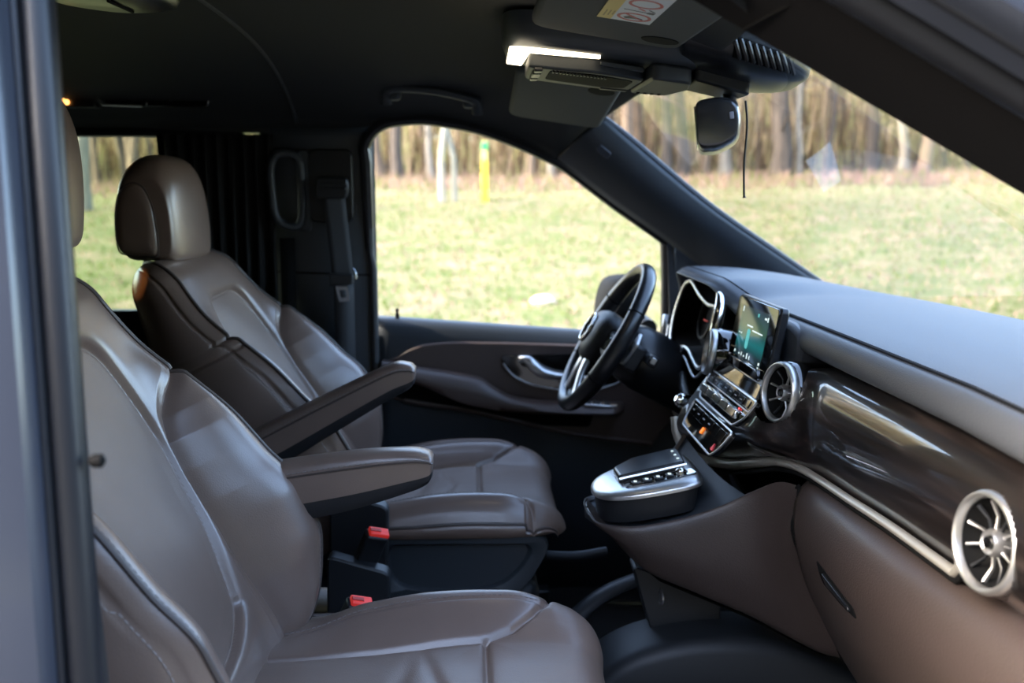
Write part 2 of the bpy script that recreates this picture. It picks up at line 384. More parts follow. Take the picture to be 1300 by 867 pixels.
zf = pchip(xa, [-.205, -.115, .026, .103, .205, .375], [.650, .626, .595, .566, .546, .540])
zb = pchip(xa, [-.205, -.12, 0, .154, .375], [.630, .606, .556, .533, .526])
sc_ = lambda x: float(1 - .9 * sstep(.345, .378, x) - .35 * (1 - sstep(-.205, -.12, x)))
b = MB(); rr = []
for x, t, f_, g in zip(xa, zt, zf, zb):
    k = sc_(x); d = lambda y: .80 - (.80 - y) * k
    rr.append([(x, .802, t), (x, d(.775), t + .002), (x, d(.752), t * .55 + f_ * .45 + .003), (x, d(.742), f_), (x, d(.738), f_ * .6 + g * .4), (x, d(.744), g + .003), (x, d(.76), g), (x, .802, g)])
b.rings(rr); arm = b.mk('door_armrest', DOORBROWN, door, ang=60)
b = MB(); b.prism(fillet([(-.19, .625), (-.10, .600), (.0, .555), (.154, .532), (.30, .528), (.29, .492), (.18, .497), (.026, .535), (-.15, .562), (-.19, .575)], .008), XZ(.795), -.004, .012); b.mk('door_pocket', BLACK, door)
b = MB(); b.tube(cr([(-.156, .793, .5615), (.026, .793, .529), (.230, .793, .480), (.443, .793, .446)], 30), .006, 8); b.mk('trim_line', DOORBROWN, door)
sp = fillet([(.258, .781), (.270, .748), (.335, .746), (.352, .755), (.352, .772), (.335, .782)], .006)
b = MB(); b.prism(sp, lambda p, q, t: (p, q, .5545 + t - .08 * (p - .25)), 0, .006); swp = b.mk('switch_panel', SATIN, door, bevel=.002)
for i, x in enumerate((.280, .303, .326)):
    for y in (.757, .772):
        b = MB(); b.box((x, y, .562 - .08 * (x - .25)), (.016, .010, .006), rot_y(.25)); b.mk('window_switch', PLASTIC_S, swp, bevel=.0015)
b = MB(); b.lathe([(.005, 0), (.005, .012), (.003, .018), (.0045, .022), (.0035, .027), (0, .028)], (-.172, .836, .750), (0, 0, 1), 16); b.mk('lock_pin', BLACK, door)

# rear side window with curtain rail
b = MB(); b.grid([[(x, .808 - .03 * t, .74 + .47 * t) for t in np.linspace(0, 1, 5)] for x in np.linspace(-1.7, -.46, 6)]); struct(b.mk('window_3', TINTED), 'rear side glass behind the far seat')
b = MB(); b.tube([(-1.7, .782, 1.187), (-.75, .782, 1.187), (-.52, .782, 1.182), (-.47, .785, 1.15), (-.455, .79, 1.08)], .010, 8); struct(b.mk('trim_9', RUBBER))
# ------------------------------------------------------------------ seats
def seg_dist(px, py, poly):
    d = np.full(px.shape, 9.0)
    for (x0, y0), (x1, y1) in zip(poly[:-1], poly[1:]):
        vx, vy = x1 - x0, y1 - y0; L = vx * vx + vy * vy + 1e-12
        t = np.clip(((px - x0) * vx + (py - y0) * vy) / L, 0, 1)
        d = np.minimum(d, np.hypot(px - x0 - t * vx, py - y0 - t * vy))
    return d
def in_poly(px, py, poly):
    c = np.zeros(px.shape, bool); n = len(poly)
    for i in range(n):
        x0, y0 = poly[i]; x1, y1 = poly[(i + 1) % n]
        k = ((y0 > py) != (y1 > py)) & (px < (x1 - x0) * (py - y0) / ((y1 - y0) + 1e-12) + x0); c ^= k
    return c
def grid_normals(P):
    du = np.gradient(P, axis=0); dv = np.gradient(P, axis=1); n = np.cross(du, dv); n /= np.linalg.norm(n, axis=2)[..., None] + 1e-12
    return n
def split_grid(P, region, names, parent, flip=False):
    """one mesh per leather panel, cut along the seams; shading follows the whole surface"""
    N = grid_normals(P); N = -N if flip else N
    n, m = region.shape; off = origin_of(parent); out = {}
    for k, (name, mt) in names.items():
        I, J = np.nonzero(region == k)
        if len(I) == 0: continue
        W = P.shape[1]
        q = np.stack([I * W + J, I * W + J + 1, (I + 1) * W + J + 1, (I + 1) * W + J], 1)
        ids, inv = np.unique(q, return_inverse=True); q = inv.reshape(-1, 4)
        me = bpy.data.meshes.new(name); v = P.reshape(-1, 3)[ids] - np.array(off); me.from_pydata(v.tolist(), [], q.tolist())
        me.shade_smooth(); me.normals_split_custom_set_from_vertices(N.reshape(-1, 3)[ids].tolist()); me.materials.append(mt)
        o = bpy.data.objects.new(name, me); COL.objects.link(o); o.parent = parent; out.setdefault(name, []).append(o)
    return out

def make_seat(root, Y0):
    O = np.array((-.27, Y0, .40)); A = np.array((-.454, 0, .891)); Nn = np.array((.891, 0, .454)); E = np.array((0, 1., 0))
    # ---- backrest front
    s1 = np.linspace(0.0, .55, 300); ph = np.linspace(0, math.pi / 2, 26)[1:]
    s = np.concatenate([s1, .55 + .062 * np.sin(ph)]); c = np.concatenate([np.ones(len(s1)), np.cos(ph)])
    yo = pchip(s, [0, .1, .2, .3, .4, .48, .55], [.215, .250, .262, .258, .246, .230, .212]) - .05 * (1 - c)
    dp = pchip(s, [0, .042, .093, .15, .207, .274, .341, .415, .487, .55, .62], [.04, .094, .124, .142, .141, .119, .099, .066, .035, .022, .013])
    dc = pchip(s, [0, .1, .2, .3, .4, .5, .62], [.03, .042, .044, .036, .026, .018, .008])
    u = np.linspace(-1, 1, 301)
    y = yo[:, None] * u[None, :]; S = np.repeat(s[:, None], len(u), 1); ay = np.abs(y); r = np.abs(np.repeat(u[None, :], len(s), 0))
    panel = [(0, .508), (.07, .508), (.105, .502), (.128, .485), (.143, .455), (.157, .40), (.161, .35), (.157, .30), (.148, .24), (.134, .18), (.124, .135), (.118, .118), (.09, .10), (.05, .088), (0, .084)]
    panel = [tuple(p) for p in cr(panel, 70)]
    wing = [(.262, .437), (.238, .423), (.212, .402), (.190, .375), (.174, .342), (.168, .30), (.165, .25), (.167, .19), (.172, .12), (.186, .05), (.195, 0)]
    dP = seg_dist(ay, S, panel); dW = seg_dist(ay, S, wing)
    inP = in_poly(ay, S, panel + [(-.01, .084), (-.01, .508)])
    wy_ = np.interp(s, [p[1] for p in wing[::-1]], [p[0] for p in wing[::-1]]); isW = (ay > wy_[:, None]) & (S < .437)
    yp = np.interp(s, [.118, .135, .18, .24, .30, .35, .40, .455], [.118, .124, .134, .148, .157, .161, .157, .143])
    def frame_d(yy_): return dc[:, None] + (dp - dc - .008)[:, None] * sstep(0, 1, (yy_ - yp[:, None]) / (yo - yp + 1e-6)[:, None]) ** 1.6
    F = frame_d(ay); ywc = np.minimum(wy_, yo)[:, None]; Fw = frame_d(np.repeat(ywc, len(u), 1))
    qq = np.clip((ay - ywc) / np.maximum(yo[:, None] - ywc, .004), 0, 1)
    Wd = Fw + (dp[:, None] - Fw) * (1 - (1 - qq) ** 1.75) + .012 * np.sin(math.pi * qq) * np.clip((yo[:, None] - ywc) / .06, 0, 1)
    sd = np.where(inP, -dP, dP)
    puff = .010 * (1 - np.exp(-dP / .010)) * np.clip(dW / .022, 0, 1) * (sd > 0) * (1 - r ** 6)
    d = np.where(isW, Wd, F + puff)
    d = d - .006 * (1 - sstep(-.006, .003, sd)) - .0045 * np.exp(-((sd + .001) / .0036) ** 2) - .007 * np.exp(-(dW / .0042) ** 2) * sstep(.45, .43, S)
    # soft sag across the panel
    d = d + .0022 * np.sin(S * 31 + 2.2 * np.sin(y * 9)) * inP * np.clip(dP / .03, 0, 1)
    # seat thickness closes over the top
    db = pchip(s, [0, .2, .45, .62], [-.085, -.095, -.088, -.07]); midd = (dp * .35 + db * .65)
    d = midd[:, None] + (d - midd[:, None]) * c[:, None]
    front = O + S[..., None] * A + y[..., None] * E + d[..., None] * Nn
    cen = lambda a: (a[:-1, :-1] + a[1:, 1:]) / 2
    reg = np.zeros((len(s) - 1, len(u) - 1), int)
    reg[cen(inP.astype(float)) > .5] = 1
    w_ = cen(isW.astype(float)) > .5; yy = cen(y); reg[w_ & (yy > 0)] = 2; reg[w_ & (yy < 0)] = 3
    split_grid(front, reg, {0: ('backrest_frame', LEATHER), 1: ('backrest_panel', LEATHER_PANEL), 2: ('backrest_bolster', LEATHER), 3: ('backrest_bolster', LEATHER)}, root, flip=True)
    dE = d[:, -1]; dB = midd + (db - midd) * c
    # ---- sides, back
    rr = np.linspace(0, 1, 40)
    for sg in (1, -1):
        Q = []
        for i in range(len(s)):
            sw = .020 * c[i] * np.sin(math.pi * np.minimum(1, rr * 1.05)) ** .7
            dd = dE[i] + (dB[i] - dE[i]) * rr
            g = -.004 * np.exp(-((dE[i] - dd - .026) / .0025) ** 2) * c[i] - .004 * math.exp(-((s[i] - .405) / .0034) ** 2)
            yl = yo[i] * (1 - .06 * rr ** 2) + sw + g
            Q.append([O + s[i] * A + sg * yl[k] * E + dd[k] * Nn for k in range(len(rr))])
        Q = np.array(Q); rg = np.zeros((len(s) - 1, len(rr) - 1), int); rg[s[:-1] > .405] = 1
        split_grid(Q, rg, {0: ('backrest_side', LEATHER), 1: ('backrest_shoulder', LEATHER)}, root, flip=(sg < 0))
        edge = front[:, -1 if sg > 0 else 0]
        b = MB(); b.tube(edge[::2] + .0015 * Nn, .0034, 8); b.mk('piping', PIPING, root)
        k = [np.argmin(np.abs((dE[i] - (dE[i] + (dB[i] - dE[i]) * rr)) - .030)) for i in range(len(s1))]
        ln = np.array([Q[i, k[i]] for i in range(len(s1))]); ln[1:-1] = (ln[:-2] + ln[1:-1] + ln[2:]) / 3
        stitches(ln[::4] + sg * .0006 * E).mk('stitching', THREAD, root, kind='stuff')
        n4 = int(np.sum(s1 < .415)); e2 = front[:n4, -5 if sg > 0 else 4]; stitches(e2[::4] + .0003 * Nn, r=.00045).mk('stitching', THREAD, root, kind='stuff')
    Bk = np.array([[O + s[i] * A + yo[i] * .94 * v * E + (dB[i] - .012 * (1 - v ** 4) * c[i]) * Nn for v in np.linspace(-1, 1, 13)] for i in range(0, len(s), 4)] + [[O + s[-1] * A + yo[-1] * .94 * v * E + dB[-1] * Nn for v in np.linspace(-1, 1, 13)]])
    b = MB(); b.grid(Bk); b.mk('backrest_shell', PLASTIC, root)
    # ---- headrest
    out = cr([(-.6515, .965), (-.655, 1.03), (-.648, 1.085), (-.628, 1.116), (-.598, 1.125), (-.567, 1.113), (-.547, 1.075), (-.537, 1.02), (-.533, .965), (-.537, .932), (-.56, .926), (-.60, .928), (-.638, .932)], 64, closed=True)
    cc = out.mean(0); yh = .132; rings = []; vs = np.linspace(-1, 1, 41)
    for v in np.sin(vs * math.pi / 2):
        k = (1 - abs(v) ** 7) ** .42
        sc = .55 + .45 * k if abs(v) < 1 else .55
        bow = -.014 * (v * v)
        pts = cc + (out - cc) * (.80 + .20 * k)
        fr = np.clip((pts[:, 0] - cc[0]) / .06, 0, 1)
        rings.append([(p[0] + bow * f_ + .012, Y0 + v * yh, p[1] - .030 * v ** 4 * max(0, p[1] - 1.02) / .10) for p, f_ in zip(pts, fr)])
    b = MB(); b.rings(rings); b.mk('headrest', LEATHER, root, ang=70)
    for sg in (1, -1):
        o2 = cr([(-.646, .955), (-.648, 1.01), (-.640, 1.050), (-.622, 1.068), (-.602, 1.066), (-.588, 1.044), (-.580, 1.01), (-.577, .945), (-.60, .942), (-.63, .944)], 44, closed=True); c2 = o2.mean(0)
        rg_ = []
        for k, t in ((1.04, .118), (1.03, .126), (1.0, .131), (.975, .1345), (.93, .1362), (.6, .1372), (.1, .1375)): rg_.append([(.010 + c2[0] + (p[0] - c2[0]) * k, Y0 + sg * t, c2[1] + (p[1] - c2[1]) * k) for p in o2])
        b = MB(); b.rings(rg_); b.mk('headrest_side', LEATHER, root, ang=60)
        b = MB(); b.tube([(p[0] + .010, Y0 + sg * .1325, p[1]) for p in c2 + (o2 - c2) * 1.035], .0016, 6, closed=True); b.mk('headrest_seam', PIPING, root)
    for sg in (1, -1):
        b = MB(); b.tube([(-.60, Y0 + sg * .07, .86), (-.612, Y0 + sg * .07, .96)], .006, 12); b.mk('headrest_post', STEEL, root)
    BACK = list(root.children)
    # ---- cushion
    x1 = np.linspace(-.27, .128, 212); a_ = np.linspace(0, 1.30, 40)[1:]
    R = .046; bx = np.concatenate([x1, .128 + R * np.sin(a_)]); zc = pchip(x1, [-.27, -.15, 0, .128], [.455, .455, .462, .459])
    bz = np.concatenate([zc, .459 - R * (1 - np.cos(a_))]); nx = np.concatenate([np.zeros(len(x1)), np.sin(a_)]); nz = np.concatenate([np.ones(len(x1)), np.cos(a_)])
    q = np.concatenate([x1, .128 + R * a_])                      # arc length coordinate along x
    yo = pchip(q, [-.27, -.1, .05, .105, .15, .19, .235], [.238, .246, .246, .241, .228, .205, .18])
    u = np.linspace(-1, 1, 281); y = yo[:, None] * u[None, :]; Q = np.repeat(q[:, None], len(u), 1); ay = np.abs(y); r = np.repeat(np.abs(u)[None, :], len(q), 0)
    longi = [(-.27, .118), (-.1, .124), (.02, .132), (.055, .146), (.085, .170), (.102, .190), (.112, .215), (.118, .25)]
    trans = [(.02, 0), (.02, .132)]; bol = [(-.27, .182), (-.05, .186), (.06, .190), (.103, .191)]
    dL = seg_dist(Q, ay, longi); dT = seg_dist(Q, ay, trans); dB_ = seg_dist(Q, ay, bol)
    hb = pchip(q, [-.27, -.225, -.14, -.05, .05, .11, .15, .24], [-.004, .004, .034, .043, .043, .034, .016, 0])
    prof = pchip(r, [0, .3, .50, .66, .76, .83, .90, .96, 1.0], [0, .02, .14, .62, .93, 1.0, .84, .45, -.05])
    e = hb[:, None] * prof - .010 * np.clip((r - .86) / .14, 0, 1) ** 2 * (Q > .1)
    isB = (ay > np.interp(q, [p[0] for p in longi], [p[1] for p in longi])[:, None]) & (Q < .118)
    isF = ~isB & (Q > .02)
    e = e + .007 * (1 - np.exp(-np.minimum(dL, np.where(ay < .135, dT, 9)) / .018)) - .006
    e = e - .005 * np.exp(-(dL / .004) ** 2) - .005 * np.exp(-(dT / .004) ** 2) - .0022 * np.exp(-(dB_ / .0025) ** 2)
    # creases of the worn panel behind the cross seam
    e = e - .0035 * np.exp(-((Q + .045 + .25 * (ay - .04)) / .010) ** 2) * np.exp(-(y / .09) ** 2) - .003 * np.exp(-((Q + .095 - .2 * y) / .012) ** 2) * np.exp(-(y / .08) ** 2)
    Pc = np.stack([bx[:, None] + nx[:, None] * e, Y0 + y, bz[:, None] + nz[:, None] * e], 2)
    reg = np.zeros((len(q) - 1, len(u) - 1), int); reg[cen(isF.astype(float)) > .5] = 1
    w_ = cen(isB.astype(float)) > .5; yy = cen(y); reg[w_ & (yy > 0)] = 2; reg[w_ & (yy < 0)] = 3
    split_grid(Pc, reg, {0: ('cushion_panel', LEATHER_PANEL), 1: ('cushion_front', LEATHER_PANEL), 2: ('cushion_bolster', LEATHER), 3: ('cushion_bolster', LEATHER)}, root, flip=True)
    for sg in (1, -1):
        ed = Pc[:, -1 if sg > 0 else 0]; n = len(ed); sk = []
        for k, (t, dy) in enumerate(((0, 0), (.12, .004), (.4, .006), (.8, .004), (1, .0))):
            zl = np.minimum(ed[:, 2] - .004, .4335); zl = np.where(q > .17, ed[:, 2] - .003, zl)
            sk.append(np.stack([ed[:, 0], ed[:, 1] + sg * dy, ed[:, 2] + (zl - ed[:, 2]) * t], 1))
        b = MB(); b.grid(np.array(sk)); b.mk('cushion_side', LEATHER, root)
        b = MB(); b.tube(ed[:-6:2] + np.array((0, sg * .001, .001)), .003, 8); b.mk('piping', PIPING, root)
        ln = np.array([Pc[i, np.argmin(np.abs(y[i] - sg * (np.interp(q[i], [p[0] for p in bol], [p[1] for p in bol]) + .004)))] for i in range(0, 197, 5)])
        ln[1:-1] = (ln[:-2] + 2 * ln[1:-1] + ln[2:]) / 4
        stitches(ln + np.array((0, 0, .0008))).mk('stitching', THREAD, root, kind='stuff')
    # ---- base : side covers with a moulded recess, steel frame, rails
    oc = fillet([(-.215, .436), (.128, .435), (.146, .418), (.138, .395), (.112, .350), (.072, .312), (.02, .297), (-.10, .297), (-.165, .305), (-.215, .33)], .02, 4)
    ic = fillet([(-.16, .424), (.108, .421), (.118, .405), (.098, .372), (.062, .340), (.0, .327), (-.09, .330), (-.15, .345)], .03, 4)
    cl = lambda a: even(np.vstack([a, a[:1]]), 73)[:-1]
    oc = cl(oc); ic = cl(ic)
    for sg in (1, -1):
        ie = ic
        L = lambda pts, yv: [(p[0], Y0 + sg * yv, p[1]) for p in pts]
        c3 = ie.mean(0); dpth = c3 + (ie - c3) * .93
        b = MB(); b.rings([L(oc, .20), L(oc, .236), L(oc * .985 + oc.mean(0) * .015, .2415), L(ie, .2415), L(c3 + (ie - c3) * .97, .239), L(dpth, .228)])
        b.mk('side_cover', PILLAR, root, ang=50)
        b = MB(); b.box((-.05, Y0 + sg * .205, .130), (.46, .045, .04)); b.box((-.05, Y0 + sg * .205, .155), (.36, .02, .02)); b.mk('seat_rail', PLASTIC_S, root, bevel=.004)
        b = MB()
        for x in (.10, .125): b.tube([(x - .02, Y0 + sg * .235, .165 + (x - .1)), (x + .025, Y0 + sg * .24, .165 + (x - .1))], .004, 8)
        b.mk('rail_bracket', STEEL, root)
    b = MB(); b.box((-.05, Y0, .23), (.36, .40, .19)); b.mk('seat_box', PLASTIC, root, bevel=.02)
    b = MB(); b.tube(cr([(.12, Y0 - .20, .25), (.17, Y0 - .20, .255), (.19, Y0 - .195, .25)], 12), .010, 10, flat=.6); b.mk('seat_lever', PLASTIC, root)
    return BACK

def make_armrest(root, prof_top, prof_bot, split, ys, ye):
    """leather pad over a black lower shell; outlines are given in the side view"""
    T = np.array(cr(prof_top, 40)); Bm = np.array(cr(prof_bot, 40)); w = ye - ys; yc = (ys + ye) / 2; hw = w / 2
    rings = []; low = []
    for i, (t, b_) in enumerate(zip(T, Bm)):
        k = 1 - max(0, (i - 36) / 3.0) ** 2 * .25; m = t + (b_ - t) * split; ax = b_ - t
        sec = [(-hw * .72, 0.0), (-hw * .4, -.05), (0, -.07), (hw * .4, -.05), (hw * .72, 0.0), (hw * .93, .10), (hw, .28), (hw, 1.0), (0, 1.0), (-hw, 1.0), (-hw, .28), (-hw * .93, .10)]
        rings.append([(t[0] + ax[0] * split * q_, yc + p * k, t[1] + ax[1] * split * q_) for p, q_ in sec])
        low.append([(m[0] + (b_[0] - m[0]) * q_, yc + p * k, m[1] + (b_[1] - m[1]) * q_) for p, q_ in [(-hw * .96, 0), (hw * .96, 0), (hw * .93, .6), (hw * .75, 1), (-hw * .75, 1), (-hw * .93, .6)]])
    b = MB(); b.rings(rings); pad = b.mk('armrest_pad', LEATHER, root, ang=70)
    for k in (10, 6):
        stitches([np.array(r_[k]) * .5 + np.array(r_[k + (1 if k == 10 else -1)]) * .5 + np.array((0, -.0006 if k == 10 else .0006, 0)) for r_ in rings[:39]]).mk('armrest_stitching', THREAD, pad, kind='stuff')
    b = MB(); b.tube([r_[10] for r_ in rings[:39]] + [r_[6] for r_ in rings[38:39]], .0016, 6); b.mk('armrest_seam', PIPING, pad)
    b = MB(); b.rings(low); b.mk('armrest_shell', PLASTIC, root, ang=40)

def make_seat_thing(Y0, label): return thing('captain_chair', (-.05, Y0, .08), label, 'seat', 'front seats')
seatP = make_seat_thing(-.43, 'taupe leather seat nearest the viewer, its backrest partly behind the body post')
back_parts = make_seat(seatP, -.43)
seatD = copy_tree(seatP); seatD.location = (-.05, .43, .08); seatD['label'] = 'taupe leather seat behind the steering wheel, its whole headrest in view'
# the near backrest stands a little more upright and its headrest is raised
pv = Vector((-.28, -.43, .69)) - seatP.location
for o in back_parts:
    up_m = Matrix.Translation((.040, 0, .045)) if o.name.startswith('headrest') and 'post' not in o.name else Matrix.Identity(4)
    o.matrix_local = Matrix.Translation(pv) @ Matrix.Rotation(math.radians(5), 4, 'Y') @ Matrix.Translation(-pv) @ up_m @ o.matrix_local
make_armrest(seatP, [(-.345, .662), (-.27, .676), (-.16, .690), (-.09, .6935), (-.062, .690), (-.052, .684)], [(-.335, .580), (-.27, .592), (-.17, .612), (-.09, .636), (-.062, .648), (-.053, .660)], .68, -.195, -.138)
make_armrest(seatD, [(-.40, .630), (-.33, .668), (-.22, .722), (-.135, .7615), (-.105, .764), (-.092, .757)], [(-.36, .575), (-.31, .60), (-.22, .655), (-.14, .703), (-.105, .722), (-.093, .735)], .70, .115, .172)

# seat belt buckles between the seats
def buckle(loc, label, tilt, lean):
    t = thing('seat_belt_buckle', loc, label, 'buckle', 'seat belt buckles'); L = Vector(loc)
    M = Matrix.Rotation(lean, 3, 'Z') @ Matrix.Rotation(.40, 3, 'X') @ rot_y(tilt)
    b = MB(); b.box(L + M @ Vector((0, 0, .045)), (.038, .024, .09), M); b.mk('buckle_body', PLASTIC, t, bevel=.004)
    b = MB(); b.box(L + M @ Vector((.002, 0, .0925)), (.034, .018, .008), M); b.mk('release_button', RED, t, bevel=.002)
    b = MB(); b.box(L + M @ Vector((-.005, 0, .094)), (.018, .006, .0085), M); b.mk('button_slot', mat('dull_red', (.5, .05, .04), .6), t)
    b = MB(); b.tube([L + M @ Vector((0, 0, .005)), L + M @ Vector((-.01, 0, -.10)), L + Vector((-.03, 0, -.17))], .012, 10, flat=.6); b.mk('stalk', PLASTIC, t)
    return t
buckle((-.188, .065, .418), 'black belt buckle with red button beside the cushion of the far seat, the upper one', .30, .25)
buckle((-.205, -.090, .365), 'black belt buckle with red button tucked beside the near cushion, the lower one', .34, .25)
def hinge_cover(loc, label, h):
    L = Vector(loc); o2 = fillet([(-.055, -.13), (.045, -.13), (.052, h - .01), (-.05, h + .012)], .012)
    b = MB(); b.prism(o2, lambda p, q, t: (L.x + p, L.y + t, L.z + q - .10 * p), 0, .035); o = b.mk('hinge_cover', PLASTIC, None, bevel=.005); return tag(o, label, 'cover')
hinge_cover((-.195, .135, .44), 'black hinge cover at the foot of the far armrest', .085)
hinge_cover((-.185, .02, .40), 'black plastic box with pale upper rim between the two belt buckles', .05)
# ------------------------------------------------------------------ dashboard
dash = thing('dashboard', (.55, 0, .50), 'wide dark dashboard with glossy wood band and brown lower half below the windscreen', 'dashboard')
# top pad with the instrument hood
S0 = np.array([(.60, .815), (.540, .819), (.503, .822), (.487, .826), (.480, .836), (.482, .850), (.490, .860), (.500, .8645), (.520, .869), (.56, .873), (.64, .875), (.75, .868), (.86, .852), (.95, .836), (1.0, .815)])
S0 = cr(S0, 60)
ys = np.concatenate([np.linspace(-.80, .16, 50), np.linspace(.17, .80, 70)])
rows = []
for y in ys:
    hd = float(sstep(.17, .30, y) * (1 - sstep(.57, .70, y)))
    xe = .865 + .15 * (1 - (abs(y) / .8) ** 2)
    row = []
    for x, z in S0:
        X = .48 + (x - .48) * (xe - .48) / .52; k = max(0, 1 - max(0, X - .50) / .36) ** 1.6
        lip = 1 if z < .8645 and X < .53 else 0
        row.append((X - .032 * hd * k, y, z + .030 * hd * k + ((.857 - z) * .8 * hd if lip and z < .857 else 0) - .03 * max(0, abs(y) - .6) * k - (.11 * float(sstep(.64, .75, y)) if y > 0 else 0) * k))
    rows.append(row)
P = np.array(rows)
sp_ = 24
b = MB(); b.grid(P); b.mk('top_pad', DASH, dash, ang=60)
# seam along the pad edge with its twin thread
k = np.argmin(np.hypot(S0[:, 0] - .503, S0[:, 1] - .866))
sel = ys < .19
b = MB(); b.tube(P[sel][:, k] + np.array((0, 0, .0004)), .0019, 6); b.mk('pad_seam', BLACK, dash)
for j, o_ in ((k - 1, 0), (k + 1, 0)): stitches(even(P[sel][:, j] + np.array((0, 0, .0006)), 200), .006, .004, .0007).mk('pad_stitching', mat('dark_thread', (.035, .036, .04), .6), dash, kind='stuff')
hp = ys >= .165
b = MB(); b.tube(P[hp & (ys < .74)][:, k + 2] + np.array((0, 0, .0002)), .0012, 6); b.mk('pad_seam', BLACK, dash)

# shelf in the shadow gap below the pad
b = MB(); b.grid([[(.60, y, .83), (.60, y, .80), (.53, y, .805)] for y in (-.80, .16)]); b.mk('gap_shelf', BLACK, dash)

# glossy wood band that runs into the centre stack
def lerp(a, c, t): return np.array(a) + (np.array(c) - np.array(a)) * t
WB = np.array([(.60, .806), (.535, .8185), (.510, .8175), (.494, .810), (.481, .797), (.473, .775), (.470, .745), (.471, .715), (.476, .692), (.482, .676)])
ST = np.array([(.55, .802), (.490, .804), (.462, .798), (.446, .782), (.432, .760), (.416, .735), (.398, .705), (.381, .674), (.382, .642), (.42, .602)])
wy_s = np.concatenate([np.linspace(-.80, -.10, 170), np.linspace(-.096, .13, 50), np.linspace(.134, .175, 14)])
def bottom(y): return pchip(y, [-.8, -.5, -.35, -.25, -.19, -.12, -.05, .05, .12, .16, .18], [.692, .684, .675, .670, .666, .656, .636, .606, .597, .612, .64]), pchip(y, [-.8, -.35, -.19, -.12, -.05, .05, .12, .16, .18], [.484, .484, .481, .474, .461, .440, .408, .388, .380])
R_ = []
for y in wy_s:
    t = float(sstep(-.245, -.130, y)); c = lerp(WB, ST, t); zb, xb = bottom(y)
    w = np.linspace(0, 1, len(c)) ** 2.2
    c[:, 1] += (zb - c[-1, 1]) * w; c[:, 0] += (xb - c[-1, 0]) * (w ** 1.5)
    e = float(sstep(.138, .178, y)); c[:, 0] += .075 * e * e
    R_.append([(p[0], y, p[1]) for p in cr(c, 110)])
R_ = np.array(R_)
VENTS = [((.446, -.161, .771), (-1, -.22, .14), .0450), ((.420, .154, .779), (-1, .12, .16), .0410), ((.470, -.700, .742), (-1, -.10, .10), .0480)]
cenR = (R_[:-1, :-1] + R_[1:, 1:]) / 2; keep = np.ones(cenR.shape[:2], bool)
for c_, a_, r_ in VENTS:                      # the band is cut out round each vent
    a_ = np.array(a_) / np.linalg.norm(a_); q_ = cenR - np.array(c_); h_ = q_ @ a_; keep &= ~((np.linalg.norm(q_ - h_[..., None] * a_, axis=2) < r_ * 1.0) & (np.abs(h_) < .06))
m_ = R_.shape[1]; fw = [(i * m_ + j, i * m_ + j + 1, (i + 1) * m_ + j + 1, (i + 1) * m_ + j) for i, j in zip(*np.nonzero(keep))]
wood = mk('wood_band', R_.reshape(-1, 3).tolist(), fw, WOOD, dash, ang=70)
# silver strip along its lower edge
zb, xb = bottom(wy_s); st = [(x - .009, y, z) for x, y, z in zip(xb, wy_s, zb) if y > -.640]
st = [(st[0][0] - .001, -.652, .708), (st[0][0], -.647, .696)] + st + [(.372, .186, .655)]
rr_ = []
for i, p in enumerate(st):
    wv = .0065 + .005 * float(sstep(-.25, .0, p[1])); rr_.append(wv)
b = MB(); b.tube(st, rr_, 12, flat=.75, up=(0, 0, 1)); b.mk('silver_strip', STRIP, dash, ang=80)
b = MB(); b.tube([(x + .002, y, z - r_ * 1.25) for (x, y, z), r_ in zip(st, rr_)], .004, 8); b.mk('strip_shadow_gap', BLACK, dash)

# brown lower dash : glove box and the flank that runs down to the console nose
GS = cr([(.508, .655), (.486, .650), (.470, .636), (.462, .610), (.462, .578), (.469, .546), (.480, .508), (.494, .474), (.532, .400), (.575, .33)], 40)
def gz(y): return .0 + .04 * (abs(y) - .2)
b = MB(); b.grid([[(x - .012 * math.sin(math.pi * np.clip((-y - .2) / .6, 0, 1)), y, z + gz(y) * (z > .4) + .004) for x, z in GS] for y in np.linspace(-.204, -.80, 40)])
gb = b.mk('glove_box', BROWN, dash, ang=70, solid=.004)
gface = lambda y, z: float(np.interp(-(z - gz(y) - .004), -GS[:, 1], GS[:, 0])) - .012 * math.sin(math.pi * min(1, max(0, (-y - .2) / .6)))
slot = fillet([(-.322, .580), (-.450, .570), (-.456, .558), (-.400, .553), (-.335, .553), (-.326, .562)], .005)
b = MB(); b.prism(slot, lambda p, q, t: (gface(p, q) + t, p, q), -.0035, .012); hd_ = b.mk('glove_box_slot', BLACK, gb)
b = MB(); b.prism(fillet([(-.345, .572), (-.435, .566), (-.440, .560), (-.355, .559)], .004), lambda p, q, t: (gface(p, q) + t, p, q), -.006, .0); b.mk('glove_box_handle', PLASTIC_S, hd_, bevel=.001)

